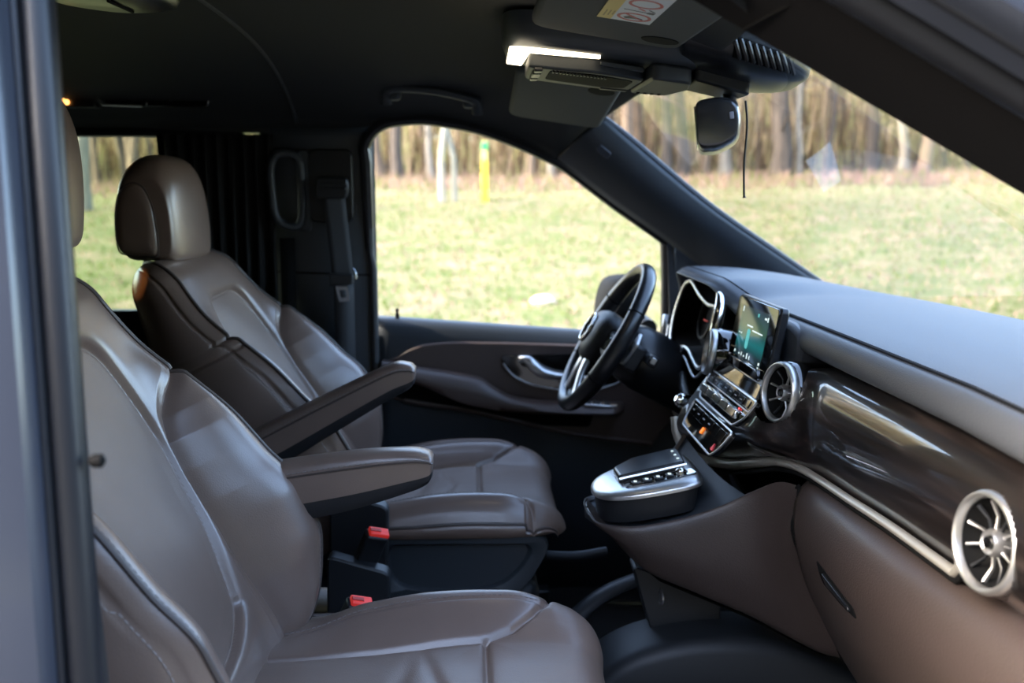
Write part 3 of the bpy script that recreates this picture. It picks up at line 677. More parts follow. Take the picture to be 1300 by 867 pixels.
Tn = [(.186, 0, .552), (.189, -.03, .550), (.202, -.068, .547), (.25, -.096, .550), (.31, -.104, .561), (.37, -.110, .580), (.420, -.125, .608), (.450, -.160, .634), (.468, -.200, .642)]
TN = list(Tn)
Bn = [(.196, 0, .546), (.199, -.024, .545), (.215, -.055, .528), (.27, -.080, .475), (.35, -.092, .440), (.43, -.104, .408), (.48, -.13, .388), (.518, -.165, .378), (.542, -.200, .385)]
Mn = [(.187, 0, .548), (.189, -.03, .547), (.201, -.066, .538), (.248, -.098, .520), (.315, -.110, .508), (.38, -.118, .502), (.432, -.136, .510), (.456, -.168, .530), (.463, -.200, .570)]
def flank(sg, kmax):
    T, M_, B_ = [cr(a[:kmax], 60) for a in (Tn, Mn, Bn)]
    return np.array([[(p[0], sg * -p[1] if sg > 0 else p[1], p[2]) for p in cr([t + (0, 0.010, -.004), t, t * .62 + m * .38 + (-.001, -.004, 0), m, m * .45 + b_ * .55 + (-.002, -.004, .004), b_, b_ + (0.01, .02, -.005)], 26)] for t, m, b_ in zip(T, M_, B_)])
fl = flank(-1, 9)
b = MB(); b.grid(fl); b.mk('console_flank', BROWN, dash, ang=70)
Tn[4:] = [(.31, -.106, .575), (.345, -.112, .605), (.375, -.128, .640), (.40, -.150, .672), (.42, -.17, .70)]
fr_ = flank(1, 9)
b = MB(); b.grid(fr_); b.mk('console_flank', BROWN, dash, ang=70)
b = MB(); b.tube([p + np.array((-.001, -.003, 0)) for p in fl[-1]], .003, 8); b.mk('glove_box_gap', BLACK, dash)
# dark tray between the flanks
tr_ = []
for a, c in zip(cr(Tn[:7], 30), cr(TN[:7], 30)):
    l = np.array((a[0], -a[1] - .004, a[2] - .006)); r_ = np.array((c[0], c[1] + .004, c[2] - .006))
    tr_.append([l + (r_ - l) * w + np.array((0, 0, -.012 * math.sin(math.pi * w))) for w in np.linspace(0, 1, 9)])
b = MB(); b.grid(tr_); b.mk('console_tray', mat('tray_plastic', (.035, .042, .052), .45, bump=('n', 800, .2, .0004)), dash, ang=70)
b = MB(); b.grid([[(a[0], y * w, a[2] - .012) for w in (-1, 0, 1)] for a in fl[::6, 25] for y in [abs(a[1])]]); b.mk('console_underside', BLACK, dash)
# dark body that fills the dashboard behind the skins
b = MB(); b.box((.80, 0, .60), (.40, 1.5, .36)); b.box((.60, .46, .60), (.14, .50, .30)); b.box((.62, -.45, .70), (.10, .62, .14)); b.mk('inner_body', BLACK, dash)
# lower dash on the steering side
b = MB(); b.grid([[(x, y, z) for x, z in cr([(.52, .70), (.50, .68), (.47, .62), (.48, .55), (.54, .46)], 14)] for y in np.linspace(.19, .79, 16)]); b.mk('knee_panel', PLASTIC, dash, solid=.004)

# controls on the stack face
FX = np.array((0, -1., 0)); FZ = np.array((.055, 0, .090)); FZ /= np.linalg.norm(FZ); FN = np.cross(FX, FZ); FN = -FN if FN[0] > 0 else FN
FO = np.array((.3775, 0, .668))
face = lambda a, c, t: FO + FX * a + FZ * c + FN * (t + .002)
def plate(name, o2, t0, t1, m, par, bevel=.001):
    b = MB(); b.prism(o2, face, t0, t1); return b.mk(name, m, par, bevel=bevel)
def rect(x0, z0, x1, z1, r=.005): return fillet([(x0, z0), (x1, z0), (x1, z1), (x0, z1)], r)
def outline(name, o2, r, m, par, t=.004):
    b = MB(); b.tube([face(a, c, t) for a, c in o2], r, 8, closed=True); return b.mk(name, m, par)
up_ = fillet([(-.122, .060), (-.112, .044), (.102, .044), (.130, .064), (.138, .094), (-.136, .094)], .008)
pu = plate('audio_panel', up_, -.004, .004, BLACKGLOSS, dash)
outline('panel_outline', up_, .0017, SATIN, pu)
b = MB(); b.tube([face(-.128, .0745, .0045), face(.128, .0745, .0045)], .0012, 8); b.mk('panel_line', SATIN, pu)
plate('upper_face', fillet([(-.118, .096), (.124, .096), (.112, .118), (-.100, .118)], .006), -.003, .0035, BLACKGLOSS, dash)
for i in range(5):
    a = -.112 + i * .044; k = plate('toggle_key', rect(a, .054, a + .041, .068, .003), .004, .013, CHROME, dash, .002)
for i in range(8): plate('preset_key', rect(-.118 + i * .030, .078, -.092 + i * .030, .090, .002), .004, .0055, BLACKGLOSS, dash, .0005)
plate('warning_light', rect(.090, .0695, .095, .072, .001), .0055, .0062, mat('red_light', (.8, .02, .02), .4, emit=((1, .03, .02), 1.2)), dash, 0)
lo_ = fillet([(-.118, .004), (-.108, -.012), (.090, -.014), (.110, .004), (.122, .036), (-.124, .036)], .008)
pl2 = plate('climate_panel', lo_, -.004, .004, BLACKGLOSS, dash)
outline('panel_outline', lo_, .0017, SATIN, pl2)
for i in range(6): plate('climate_key', rect(-.108 + i * .036, .012, -.076 + i * .036, .030, .002), .004, .0055, BLACKGLOSS, dash, .0005)
plate('seat_heat_light', fillet([(-.004, .000), (.004, .000), (.005, .010), (-.002, .011)], .002), .0045, .0062, mat('orange_light', (.8, .15, .01), .4, emit=((1, .22, .02), .7)), dash, 0)
plate('hazard_mark', [(.078, -.006), (.090, -.006), (.084, .005)], .0045, .0055, mat('hazard_red', (.5, .03, .05), .4, emit=((1, .05, .08), .12)), dash, 0)
for i in range(4): plate('key_mark', rect(-.100 + i * .036, .020, -.088 + i * .036, .0218, .0003), .0056, .006, mat('print_grey', (.35, .35, .36), .5), dash, 0)
for i in range(7): plate('key_mark', rect(-.110 + i * .030, .083, -.100 + i * .030, .0843, .0003), .0056, .006, MATS['print_grey'], dash, 0)
# ledge under the screen
b = MB(); b.prism(fillet([(-.085, -.010), (.085, -.010), (.075, .006), (-.075, .006)], .004), lambda a, c, t: (.440 + t, -a, .782 + c), -.004, .03); b.mk('screen_ledge', BLACKGLOSS, dash, bevel=.002)
b = MB(); b.prism(fillet([(-.095, .785), (-.135, .805), (-.146, .850), (-.10, .862), (.13, .862), (.125, .80), (.1, .785)], .02), lambda a, c, t: (.49 + t, a, c), -.012, .11); b.mk('screen_housing', DASH, dash, bevel=.008)

# round air vents : ring, dark bowl, vanes and hub
def vent(c, ax, R, label, barrel=.05, n=9):
    c = np.array(c); t = thing('air_vent', tuple(c), label, 'air vent', 'round air vents'); ax = np.array(ax, float); ax /= np.linalg.norm(ax)
    b = MB(); b.lathe([(R * .845, -.004), (R * .86, .003), (R * .90, .006), (R * .96, .005), (R, .000), (R * 1.0, -.008), (R * .9, -.012)], c, ax, 56); b.mk('vent_ring', SILVER, t, ang=80)
    b = MB(); b.lathe([(R * 1.0, -.006), (R * 1.06, -.012), (R * 1.08, -.03), (R * 1.05, -barrel)], c, ax, 48); b.mk('vent_barrel', BLACKGLOSS, t, ang=60)
    b = MB(); b.lathe([(R * .82, -.002), (R * .76, -.020), (R * .45, -.034), (0, -.036)], c, ax, 40); b.mk('vent_bowl', BLACK, t, ang=60)
    A = Vector(ax); a = A.cross(Vector((0, 0, 1))).normalized(); u_ = a.cross(A).normalized()
    for i in range(n):
        th = 2 * math.pi * i / n + .2; d_ = a * math.cos(th) + u_ * math.sin(th); C = Vector(c)
        b = MB(); b.tube([C + d_ * R * .20 - A * .010, C + d_ * R * .5 - A * .012, C + d_ * R * .80 - A * .006], [.0022, .0018, .0026], 8, flat=.7); b.mk('vane', SATIN if i % 2 == 0 else PLASTIC_S, t)
    b = MB(); b.lathe([(R * .26, -.02), (R * .27, -.006), (R * .22, -.001), (R * .17, -.002), (R * .15, -.005), (0, -.005)], c, ax, 28); b.mk('vent_hub', SATIN, t, ang=50)
    b = MB(); b.lathe([(R * .14, -.004), (R * .11, .0), (0, .0005)], c, ax, 20); b.mk('hub_button', BLACKGLOSS, t, ang=50)
vent(*VENTS[0], 'round silver ringed air vent between the screen and the wood band', .07)
vent(*VENTS[1], 'round silver ringed air vent between the screen and the instrument hood', .06)
vent(*VENTS[2], 'round silver ringed air vent at the open door end of the wood band', .05, 11)
vent((.440, .662, .752), (-1, .15, .10), .0300, 'small round air vent beyond the steering wheel, by the far door glass', .05, 7)

# instruments
b = MB(); cl_o = cr([(.54, .868), (.50, .865), (.45, .854), (.40, .846), (.34, .840), (.28, .842), (.245, .830), (.226, .79), (.24, .752), (.285, .726), (.34, .732), (.39, .742), (.44, .742), (.49, .730), (.535, .727), (.58, .75), (.597, .80), (.58, .850)], 96, closed=True)
ci = thing('instrument_cluster', (.46, .43, .80), 'twin dial instrument binnacle with chrome outline under the dashboard hood', 'instruments')
tilt = lambda y, z, t: (.452 + t + .25 * (z - .80), y, z)
b = MB(); b.tube([tilt(y, z, 0) for y, z in cl_o], .0034, 10, closed=True, flat=1.2); b.mk('bezel_ring', SILVER, ci, ang=80)
b = MB(); b.tube([tilt(.415 + (y - .415) * 1.05, .79 + (z - .79) * 1.10 - .010, -.004) for y, z in cl_o[44:84]], .0028, 10); b.mk('outer_bezel', SATIN, ci, ang=80)
b = MB(); co = cl_o.mean(0); b.grid([[tilt(co[0] + (y - co[0]) * k, co[1] + (z - co[1]) * k, t) for y, z in cl_o] for k, t in ((1, 0), (.97, .03), (.93, .06), (.5, .064), (.01, .065))], cv=True); b.mk('dial_bowl', BLACK, ci, ang=50)
for yc in (.515, .315):
    b = MB(); b.lathe([(.050, 0), (.052, .006), (.047, .006), (.046, 0)], (.505, yc, .797), (-1, 0, .25), 40, closed=True); b.mk('dial_ring', PLASTIC_S, ci, ang=60)
    b = MB(); b.box((.503, yc + .012, .785), (.002, .036, .003)); b.mk('dial_needle', mat('needle_red', (.5, .03, .02), .5), ci)
arc = cr([(.275, .874), (.245, .866), (.225, .842), (.217, .80), (.222, .765), (.236, .742)], 30)
b = MB(); b.tube([tilt(y, z, -.008) for y, z in arc], [.003 + .008 * math.sin(math.pi * i / 29) ** .7 for i in range(30)], 12, flat=.8); b.mk('dial_arc', CHROME, ci, ang=80)
b = MB(); b.prism(fillet([(.215, .695), (.60, .695), (.585, .725), (.44, .735), (.24, .73)], .01), lambda a, c, t: (.47 + t, a, c), 0, .06); b.mk('lower_shroud', PLASTIC_S, ci, bevel=.006)
b = MB(); b.box((.4435, .246, .768), (.003, .008, .006)); b.mk('red_lamp', MATS['red_light'], ci)

# screen on the dash
sc_t = thing('infotainment_screen', (.45, 0, .775), 'upright glossy black tablet style screen on the dashboard centre, its display lit teal', 'screen')
sx = np.array((0, -1., 0)); sz = np.array((.020, -.0, .110)); sz /= np.linalg.norm(sz); sn = np.cross(sx, sz); sn = -sn if sn[0] > 0 else sn
so = np.array((.4515, .0, .8255))
scr = lambda a, c, t: so + sx * a + sz * c + sn * t
def splate(name, o2, t0, t1, m, par=sc_t, bevel=.0):
    b = MB(); b.prism(o2, scr, t0, t1); return b.mk(name, m, par, bevel=bevel)
splate('screen_body', rect(-.116, -.070, .107, .062, .010), -.014, .000, PLASTIC_S, bevel=.003)
splate('screen_glass', rect(-.113, -.067, .104, .059, .009), -.001, .002, BLACKGLOSS, bevel=.001)
def disp_mat():
    m = bpy.data.materials.new('lit_display'); m.use_nodes = True; t = m.node_tree; b = t.nodes['Principled BSDF']
    tc = t.nodes.new('ShaderNodeTexCoord'); sep = t.nodes.new('ShaderNodeSeparateXYZ'); t.links.new(tc.outputs['Generated'], sep.inputs[0])
    r = t.nodes.new('ShaderNodeValToRGB'); e = r.color_ramp.elements; e[0].position = .12; e[0].color = (.008, .016, .02, 1); e[1].position = .34; e[1].color = (.004, .075, .078, 1)
    for p_, c_ in ((.50, (.008, .045, .045, 1)), (.62, (.02, .05, .035, 1)), (1.0, (.012, .022, .03, 1))): k = e.new(p_); k.color = c_
    t.links.new(sep.outputs['Z'], r.inputs[0]); t.links.new(r.outputs[0], b.inputs['Emission Color']); b.inputs['Emission Strength'].default_value = 1.0
    b.inputs['Base Color'].default_value = (.004, .005, .006, 1); b.inputs['Roughness'].default_value = .07
    return m
dsp = splate('display', rect(-.079, -.037, .070, .046, .001), .001, .0024, disp_mat())
UI = mat('ui_white', (.5, .55, .55), .5, emit=((.75, .9, .9), .55)); UIT = mat('ui_teal', (.05, .3, .3), .5, emit=((.1, .6, .6), .35))
for a, c, w, h in ((-.074, .036, .004, .008), (.048, .036, .010, .003), (.062, .034, .004, .007), (-.034, .016, .030, .0022), (-.002, .011, .054, .0020), (-.070, .0, .004, .002), (-.060, .0, .004, .002), (-.050, -.0335, .004, .003), (-.036, -.034, .003, .006), (-.022, -.034, .004, .003), (-.006, -.0345, .004, .009), (.008, -.034, .003, .006), (-.076, -.033, .005, .004), (.060, -.034, .006, .004), (.060, -.041 + .001, .003, .003)):
    splate('screen_icon', rect(a, c, a + w, c + h, .0003), .0023, .0027, UI, dsp)
splate('screen_icon', rect(-.028, -.020, -.012, .012, .006), .0023, .0026, UIT, dsp)
splate('screen_icon', rect(.010, .036, .018, .041, .001), .0023, .0026, UIT, dsp)
b = MB(); b.lathe([(.004, 0), (.004, .006), (.003, .008)], scr(.109, -.052, -.008), tuple(sx), 14); b.mk('side_knob', SATIN, sc_t)

# touchpad console on the nose
tp = thing('touchpad_console', (.28, 0, .57), 'silver teardrop control plate with black touchpad on the console nose', 'control pad')
pz_ = lambda x: .578 + (x - .197) * .215
pl_o = np.array((.010, 0)) + cr([(.186, 0), (.192, .034), (.212, .062), (.25, .080), (.30, .088), (.335, .087), (.351, .070), (.355, 0), (.351, -.070), (.335, -.087), (.30, -.088), (.25, -.080), (.212, -.062), (.192, -.034)], 80, closed=True)
cp_ = pl_o.mean(0)
lay = lambda k, dz: [(cp_[0] + (p - cp_[0]) * k, q * k, pz_(cp_[0] + (p - cp_[0]) * k) + dz) for p, q in pl_o]
b = MB(); b.rings([lay(.97, -.004), lay(.995, -.003), lay(1.0, .001), lay(.985, .004), lay(.90, .0075), lay(.80, .0088), lay(.5, .009), lay(.02, .009)]); b.mk('silver_plate', SATIN, tp, ang=50)
b = MB(); b.rings([lay(.88, -.042), lay(.94, -.003)]); b.mk('plate_skirt', PLASTIC, tp, ang=50)
top = lambda p, q, t: (p + .010, q, pz_(p + .010) + .009 + t)
b = MB(); b.prism(fillet([(.228, -.022), (.225, .030), (.262, .062), (.330, .066), (.338, .052), (.334, -.020)], .008), top, 0, .013); tb = b.mk('touchpad', mat('touchpad_black', (.02, .02, .022), .28), tp, bevel=.004, seg=3)
b = MB(); b.tube([top(p, q, .008) for p, q in [(.228, -.023), (.28, -.0235), (.335, -.022)]], .0028, 8); b.mk('touchpad_edge', CHROME, tp)
for i, q in enumerate((.045, .022, 0)):
    b = MB(); b.box(top(.326, q, .0135), (.004, .003, .0012)); b.mk('pad_mark', UI, tb)
b = MB(); b.prism(fillet([(.234, -.052), (.234, -.028), (.342, -.028), (.345, -.055), (.28, -.060)], .005), top, -.001, .002); bs = b.mk('button_strip', BLACKGLOSS, tp, bevel=.0008)
for i, p in enumerate((.250, .268, .286, .304)):
    b = MB(); b.box(top(p, -.044, .003), (.012, .014, .004)); b.mk('button', PLASTIC_S, bs, bevel=.001)
    b = MB(); b.box(top(p, -.044, .0055), (.005, .005, .001)); b.mk('button_mark', UI, bs)
b = MB(); b.lathe([(.008, 0), (.0085, .006), (.006, .009), (0, .010)], top(.322, -.044, .001), (0, 0, 1), 20); b.mk('roller', CHROME, bs, ang=50)
# ------------------------------------------------------------------ steering wheel, column, stalks
WC = np.array((.278, .447, .763)); ti = math.radians(31)
WX = np.array((0, 1., 0)); WY = np.array((math.sin(ti), 0, math.cos(ti))); WZ = np.array((-math.cos(ti), 0, math.sin(ti)))
W = lambda a, c, t: WC + WX * a + WY * c + WZ * t
col = thing('steering_column', (.42, .447, .68), 'black steering column shroud with stalks running into the dashboard', 'steering column')
b = MB(); b.lathe([(.036, -.02), (.050, -.035), (.062, -.06), (.066, -.10), (.062, -.16), (.058, -.26)], WC, WZ, 36); b.mk('column_shroud', PLASTIC_S, col, ang=60)
b = MB(); b.box(W(-.086, -.002, -.055), (.022, .055, .03), frame(WX, WY, WZ)); b.mk('stalk_pod', PLASTIC, col, bevel=.006)
b = MB(); b.tube([W(-.055, .010, -.075), W(-.10, .012, -.075), W(-.150, .014, -.072)], [.011, .010, .009], 12); sk = b.mk('control_stalk', PLASTIC_S, col)
b = MB(); b.box(W(-.150, .014, -.072), (.030, .022, .020), frame(WX, WY, WZ)); b.mk('stalk_end', PLASTIC_S, sk, bevel=.004)
b = MB(); b.box(W(-.1665, .016, -.070), (.003, .012, .010), frame(WX, WY, WZ)); b.mk('stalk_button', SATIN, sk, bevel=.001)
b = MB(); b.tube([(.42, .36, .70), (.405, .28, .688), (.400, .215, .676)], [.008, .009, .008], 12); s2 = b.mk('gear_stalk', PLASTIC_S, col)
b = MB(); b.tube(cr([(.412, .205, .667), (.392, .200, .678), (.372, .196, .688)], 10), [.007, .010, .0115, .012, .012, .012, .0115, .011, .009, .004], 14, flat=1.3); b.mk('stalk_tip', CHROME, s2)
b = MB(); b.tube([W(.05, -.03, -.07), W(.10, -.05, -.07), W(.15, -.06, -.065)], [.010, .009, .008], 10); b.mk('control_stalk', PLASTIC_S, col)
b = MB(); b.box((.56, .447, .62), (.16, .14, .14)); b.mk('column_base', PLASTIC, col, bevel=.02)

sw = thing('steering_wheel', tuple(WC), 'black leather three spoke steering wheel with silver lower spokes', 'steering wheel')
R0 = .157
th = np.linspace(0, 2 * math.pi, 120, endpoint=False)
def rimr(t): return .0150 + .0022 * max(0, math.cos(2 * (t - math.radians(20)))) ** 2
rows = []
for t in th:
    r_ = rimr(t); fl_ = 1 - .05 * (math.sin(t) < -.93)
    rows.append([W((R0 + r_ * math.cos(p) * .95) * math.cos(t) , (R0 + r_ * math.cos(p) * .95) * math.sin(t), r_ * 1.08 * math.sin(p)) for p in np.linspace(0, 2 * math.pi, 18, endpoint=False)])
b = MB(); b.grid(rows, cu=True, cv=True); rim = b.mk('rim', RIMLEATHER, sw, ang=80)
for t in (math.radians(152), math.radians(28), math.radians(206), math.radians(334)):
    b = MB(); rr_ = rimr(t) + .0006
    b.tube([W((R0 + rr_ * math.cos(p) * .95) * math.cos(t), (R0 + rr_ * math.cos(p) * .95) * math.sin(t), rr_ * 1.08 * math.sin(p)) for p in np.linspace(0, 2 * math.pi, 24, endpoint=False)], .0011, 6, closed=True); b.mk('rim_joint', BLACK, rim)
# hub
hub_o = cr([(-.070, .030), (-.040, .046), (0, .050), (.040, .046), (.070, .030), (.066, -.010), (.045, -.048), (.0, -.064), (-.045, -.048), (-.066, -.010)], 72, closed=True)
lay2 = lambda k, t: [W(p * k, q * k, t) for p, q in hub_o]
b = MB(); b.rings([lay2(.75, -.03), lay2(1.0, -.012), lay2(1.04, .006), lay2(1.0, .018), lay2(.86, .030), lay2(.6, .038), lay2(.3, .041), lay2(.02, .042)]); hub = b.mk('hub', PLASTIC, sw, ang=60)
b = MB(); b.tube([W(.030 * math.cos(t), .030 * math.sin(t), .0425) for t in np.linspace(0, 2 * math.pi, 48, endpoint=False)], .0030, 10, closed=True); em = b.mk('emblem_ring', CHROME, hub)
b = MB()
for k in range(3):
    a = math.pi / 2 + k * 2 * math.pi / 3; tip = (.029 * math.cos(a), .029 * math.sin(a))
    l = (.0055 * math.cos(a + math.pi / 3), .0055 * math.sin(a + math.pi / 3)); r_ = (.0055 * math.cos(a - math.pi / 3), .0055 * math.sin(a - math.pi / 3))
    v = [W(*tip, .0445), W(*l, .0440), W(*r_, .0440), W(0, 0, .0500), W(*l, .038), W(*r_, .038), W(*tip, .040)]
    b.add(v, [(0, 1, 3), (0, 3, 2), (0, 6, 4, 1), (0, 2, 5, 6)])
b.mk('star_emblem', CHROME, hub, smooth=False)
# spokes : two side spokes with key pads, a split lower spoke in silver
for sg in (1, -1):
    sp2 = [(sg * .055, .026), (sg * .10, .020), (sg * .150, .016), (sg * .150, -.022), (sg * .10, -.030), (sg * .058, -.024)]
    if sg < 0: sp2 = sp2[::-1]
    b = MB(); b.prism(fillet(sp2, .008), lambda p, q, t: W(p, q, t - .10 * max(0, abs(p) - .05) * 0), -.008, .010); s_ = b.mk('spoke', PLASTIC_S, sw, bevel=.004)
    b = MB(); b.prism(fillet([(sg * .082, .014), (sg * .124, .010), (sg * .124, -.016), (sg * .082, -.020)], .006), W, .009, .0135); b.mk('key_pad', BLACKGLOSS, s_, bevel=.001)
    lo = cr([(sg * .020, -.050, .012), (sg * .032, -.085, .010), (sg * .050, -.120, .004), (sg * .066, -.142, .0)], 20)
    b = MB(); b.tube([W(*p) for p in lo], [.012 + .003 * abs(i - 10) / 10 for i in range(20)], 14, flat=.55, up=tuple(WZ)); b.mk('silver_spoke', SATIN, sw)
    b = MB(); b.prism(fillet([(sg * .080, -.026), (sg * .112, -.022), (sg * .126, .026), (sg * .104, .048), (sg * .092, .030)], .006), W, -.040, -.033); b.mk('shift_paddle', SATIN, sw, bevel=.002)

# ------------------------------------------------------------------ roof fittings
oc_t = thing('overhead_console', (.19, 0, 1.26), 'roof console between the visors with a glowing lamp strip and switches', 'roof console')
oz = lambda x: 1.262 - .10 * (x - .07)
body = cr([(.058, 0), (.064, -.065), (.10, -.098), (.20, -.105), (.30, -.100), (.345, -.06), (.35, 0), (.345, .08), (.30, .128), (.20, .135), (.10, .125), (.064, .085)], 72, closed=True); bc = body.mean(0)
ly3 = lambda k, t: [(bc[0] + (p - bc[0]) * k, q * k, oz(bc[0] + (p - bc[0]) * k) + t) for p, q in body]
b = MB(); b.rings([ly3(1.04, .05), ly3(1.03, .018), ly3(.99, .003), ly3(.94, -.001), ly3(.5, -.003), ly3(.02, -.003)]); b.mk('console_shell', PILLAR, oc_t, ang=60)
LAMP = mat('lamp_diffuser', (.9, .85, .75), .4, emit=((1.0, .84, .58), 3.2))
onx = lambda p, q, t: (p, q, oz(p) - .004 - t)
b = MB(); b.prism(fillet([(.060, -.088), (.062, .070), (.086, .074), (.090, -.076), (.188, -.0925), (.19, -.0985), (.085, -.100)], .004), onx, -.003, .0025); b.mk('lamp_strip', LAMP, oc_t, bevel=.002)
b = MB(); b.prism(fillet([(.090, -.060), (.092, .095), (.205, .122), (.262, .105), (.262, -.045), (.19, -.072)], .014), onx, -.002, .020); swt = b.mk('switch_pod', PILLAR, oc_t, bevel=.004)
b = MB(); b.prism(fillet([(.122, -.050), (.122, .060), (.21, .086), (.248, .070), (.248, -.030), (.19, -.058)], .012), onx, .0185, .0212); b.mk('glasses_well', BLACK, swt)
b = MB()
for i in range(16): b.box(onx(.126 + i * .0052, -.052 + .0005 * i, .0205), (.0025, .010, .006))
b.mk('grille_ribs', PLASTIC_S, swt)
for p, q, w, h in ((.104, -.052, .012, .026), (.104, .0, .014, .05), (.104, .054, .012, .026)):
    b = MB(); b.box(onx(p, q, .022), (w, h, .006)); b.mk('roof_switch', PLASTIC_S, swt, bevel=.002)
b = MB(); b.prism(fillet([(.19, -.088), (.192, -.074), (.255, -.056), (.258, -.070)], .003), onx, .004, .010); b.mk('lever_tab', PILLAR, swt, bevel=.001)
b = MB(); b.prism(fillet([(.266, -.09), (.266, .118), (.325, .105), (.338, .0), (.325, -.08)], .014), onx, -.002, .022); b.mk('front_cover', PILLAR, oc_t, bevel=.004)
b = MB()
for i in range(4): b.box(onx(.276 + i * .011, .095 - .002 * i, .0225), (.005, .010, .002))
b.mk('cover_slots', BLACK, oc_t)
b = MB(); b.prism(fillet([(.215, .098), (.215, .112), (.258, .108), (.258, .094)], .003), onx, .018, .022); b.mk('roof_button', PLASTIC_S, oc_t, bevel=.001)

def visor(Yc, w, sg, label, x0, z0, x1, z1, tilt_=0.0):
    t = thing('sun_visor', ((x0 + x1) / 2, Yc, (z0 + z1) / 2), label, 'sun visor', 'sun visors')
    ex = np.array((x1 - x0, 0, z1 - z0)); L = np.linalg.norm(ex); ex /= L; ey = np.array((0, 1., 0)); en = np.cross(ex, ey); en = -en if en[2] > 0 else en
    ey = np.array((0, 1., tilt_)); ey /= np.linalg.norm(ey); en = np.cross(ex, ey); en = -en if en[2] > 0 else en
    o = np.array((x0, Yc, z0)); f_ = lambda a, c, k: o + ex * a + ey * c + en * k
    o2 = fillet([(0, -w / 2), (L, -w / 2), (L, w / 2), (0, w / 2)], [.035, .03, .03, .035], 6)
    b = MB(); b.prism(o2, f_, -.010, .010); bd = b.mk('visor_panel', VISOR, t, bevel=.008, seg=3)
    b = MB(); b.lathe([(.005, -.015), (.006, 0), (.006, .03)], f_(L - .012, -sg * (w / 2 - .05), 0), (0, -sg, 0), 14); b.mk('pivot_clip', SATIN if 0 else PILLAR, t)
    b = MB(); b.lathe([(.026, -.002), (.024, .0005), (0, .001)], f_(L - .035, -sg * (w / 2 - .06), .0105), tuple(en), 24); b.mk('clip_recess', BLACK, t)
    return t, bd, f_, L
visor(.385, .36, 1, 'dark cloth sun visor above the steering wheel, half behind the roof console', .085, 1.247, .275, 1.220, -.15)
tv, bd, vf, VL = visor(-.37, .40, -1, 'dark cloth sun visor at the upper edge with a white and yellow sticker', .085, 1.286, .285, 1.255)

# warning sticker on the visor
PAPER = mat('sticker_white', (.62, .66, .70), .5); YEL = mat('sticker_yellow', (.60, .45, .13), .5); SRED = mat('sticker_red', (.50, .10, .09), .5); SINK = mat('sticker_ink', (.06, .06, .07), .5)
st_t = thing('airbag_sticker', tuple(vf(.14, .08, .011)), 'white and yellow warning sticker with red prohibition ring on the visor', 'sticker')
SU, SV = (.118, .160), (.065, .30)      # along x, along y
sk2 = lambda a, c, k: vf(.072 + a, c - .027, .0108 + k)
def stick(o2, m, t=.0003, par=st_t, nm='printed_mark'):
    b = MB(); b.prism(o2, sk2, 0, t); return b.mk(nm, m, par)
base = stick([(0, -.14), (.064, -.14), (.064, .072), (0, .072)], PAPER, .0003, nm='sticker_paper')
stick([(.0, -.14), (.017, -.14), (.017, .072), (0, .072)], YEL, .0005, base, 'yellow_band')
def ring2(cx, cy, rx, ry, w, m, nm):
    b = MB(); o_ = [(cx + rx * math.cos(t), cy + ry * math.sin(t)) for t in np.linspace(0, 2 * math.pi, 40, endpoint=False)]; i_ = [(cx + (rx - w) * math.cos(t), cy + (ry - w) * math.sin(t)) for t in np.linspace(0, 2 * math.pi, 40, endpoint=False)]
    b.grid([[sk2(*p, .0003) for p in o_], [sk2(*p, .0007) for p in o_], [sk2(*p, .0007) for p in i_], [sk2(*p, .0003) for p in i_]], cv=True); return b.mk(nm, m, base)
ring2(.040, .040, .020, .023, .0038, SRED, 'prohibition_ring')
bar = lambda x0, y0, x1, y1, w: [(x0, y0), (x1, y1), (x1 + w * (y1 - y0) / math.hypot(x1 - x0, y1 - y0), y1 - w * (x1 - x0) / math.hypot(x1 - x0, y1 - y0)), (x0 + w * (y1 - y0) / math.hypot(x1 - x0, y1 - y0), y0 - w * (x1 - x0) / math.hypot(x1 - x0, y1 - y0))]
stick(bar(.026, .025, .053, .056, .003), SRED, .0008, base, 'prohibition_bar')
stick(fillet([(.028, .046), (.034, .036), (.042, .040), (.050, .044), (.052, .050), (.040, .048), (.032, .054)], .002), SINK, .0006, base, 'seat_figure')
stick(bar(.022, .002, .056, .006, .0022), SINK, .0006, base); stick(fillet([(.050, .000), (.058, .001), (.057, .010), (.049, .009)], .001), SINK, .0006, base)
stick(bar(.036, -.012, .044, -.004, .003), SRED, .0006, base); stick(bar(.048, -.012, .056, -.002, .002), SINK, .0006, base)
ring2(.040, -.04, .019, .022, .0036, SRED, 'prohibition_ring')
for k in range(3): stick(bar(.005 + .0045 * k, .020, .005 + .0045 * k, .056 - .006 * k, .0016), mat('sticker_brown', (.30, .20, .05), .5), .0007, base)

# mirror pod with louvres
pod = thing('sensor_pod', (.43, 0, 1.24), 'black louvred pod behind the mirror at the top of the windscreen', 'sensor pod')
pr = []
for t in np.linspace(0, 1, 24):
    x = .305 + .200 * math.sin(t * math.pi / 2); hw = .128 * (1 - t ** 2.6) ** .5 + .002; zt_ = 1.312 - .35 * (x - .305); zb_ = 1.238 - .24 * (x - .31) + .035 * t ** 3
    zb_ = min(zb_, zt_ - .004)
    pr.append([(x, hw * s, z) for s, z in ((-1, zt_), (-1.0, zt_ * .55 + zb_ * .45), (-.86, zt_ * .22 + zb_ * .78), (-.55, zb_ + .004), (0, zb_), (.55, zb_ + .004), (.86, zt_ * .22 + zb_ * .78), (1.0, zt_ * .55 + zb_ * .45), (1, zt_))])
prs = [cr(r_, 40) for r_ in pr]
b = MB(); b.grid(prs); b.mk('pod_shell', PLASTIC_S, pod, ang=60)
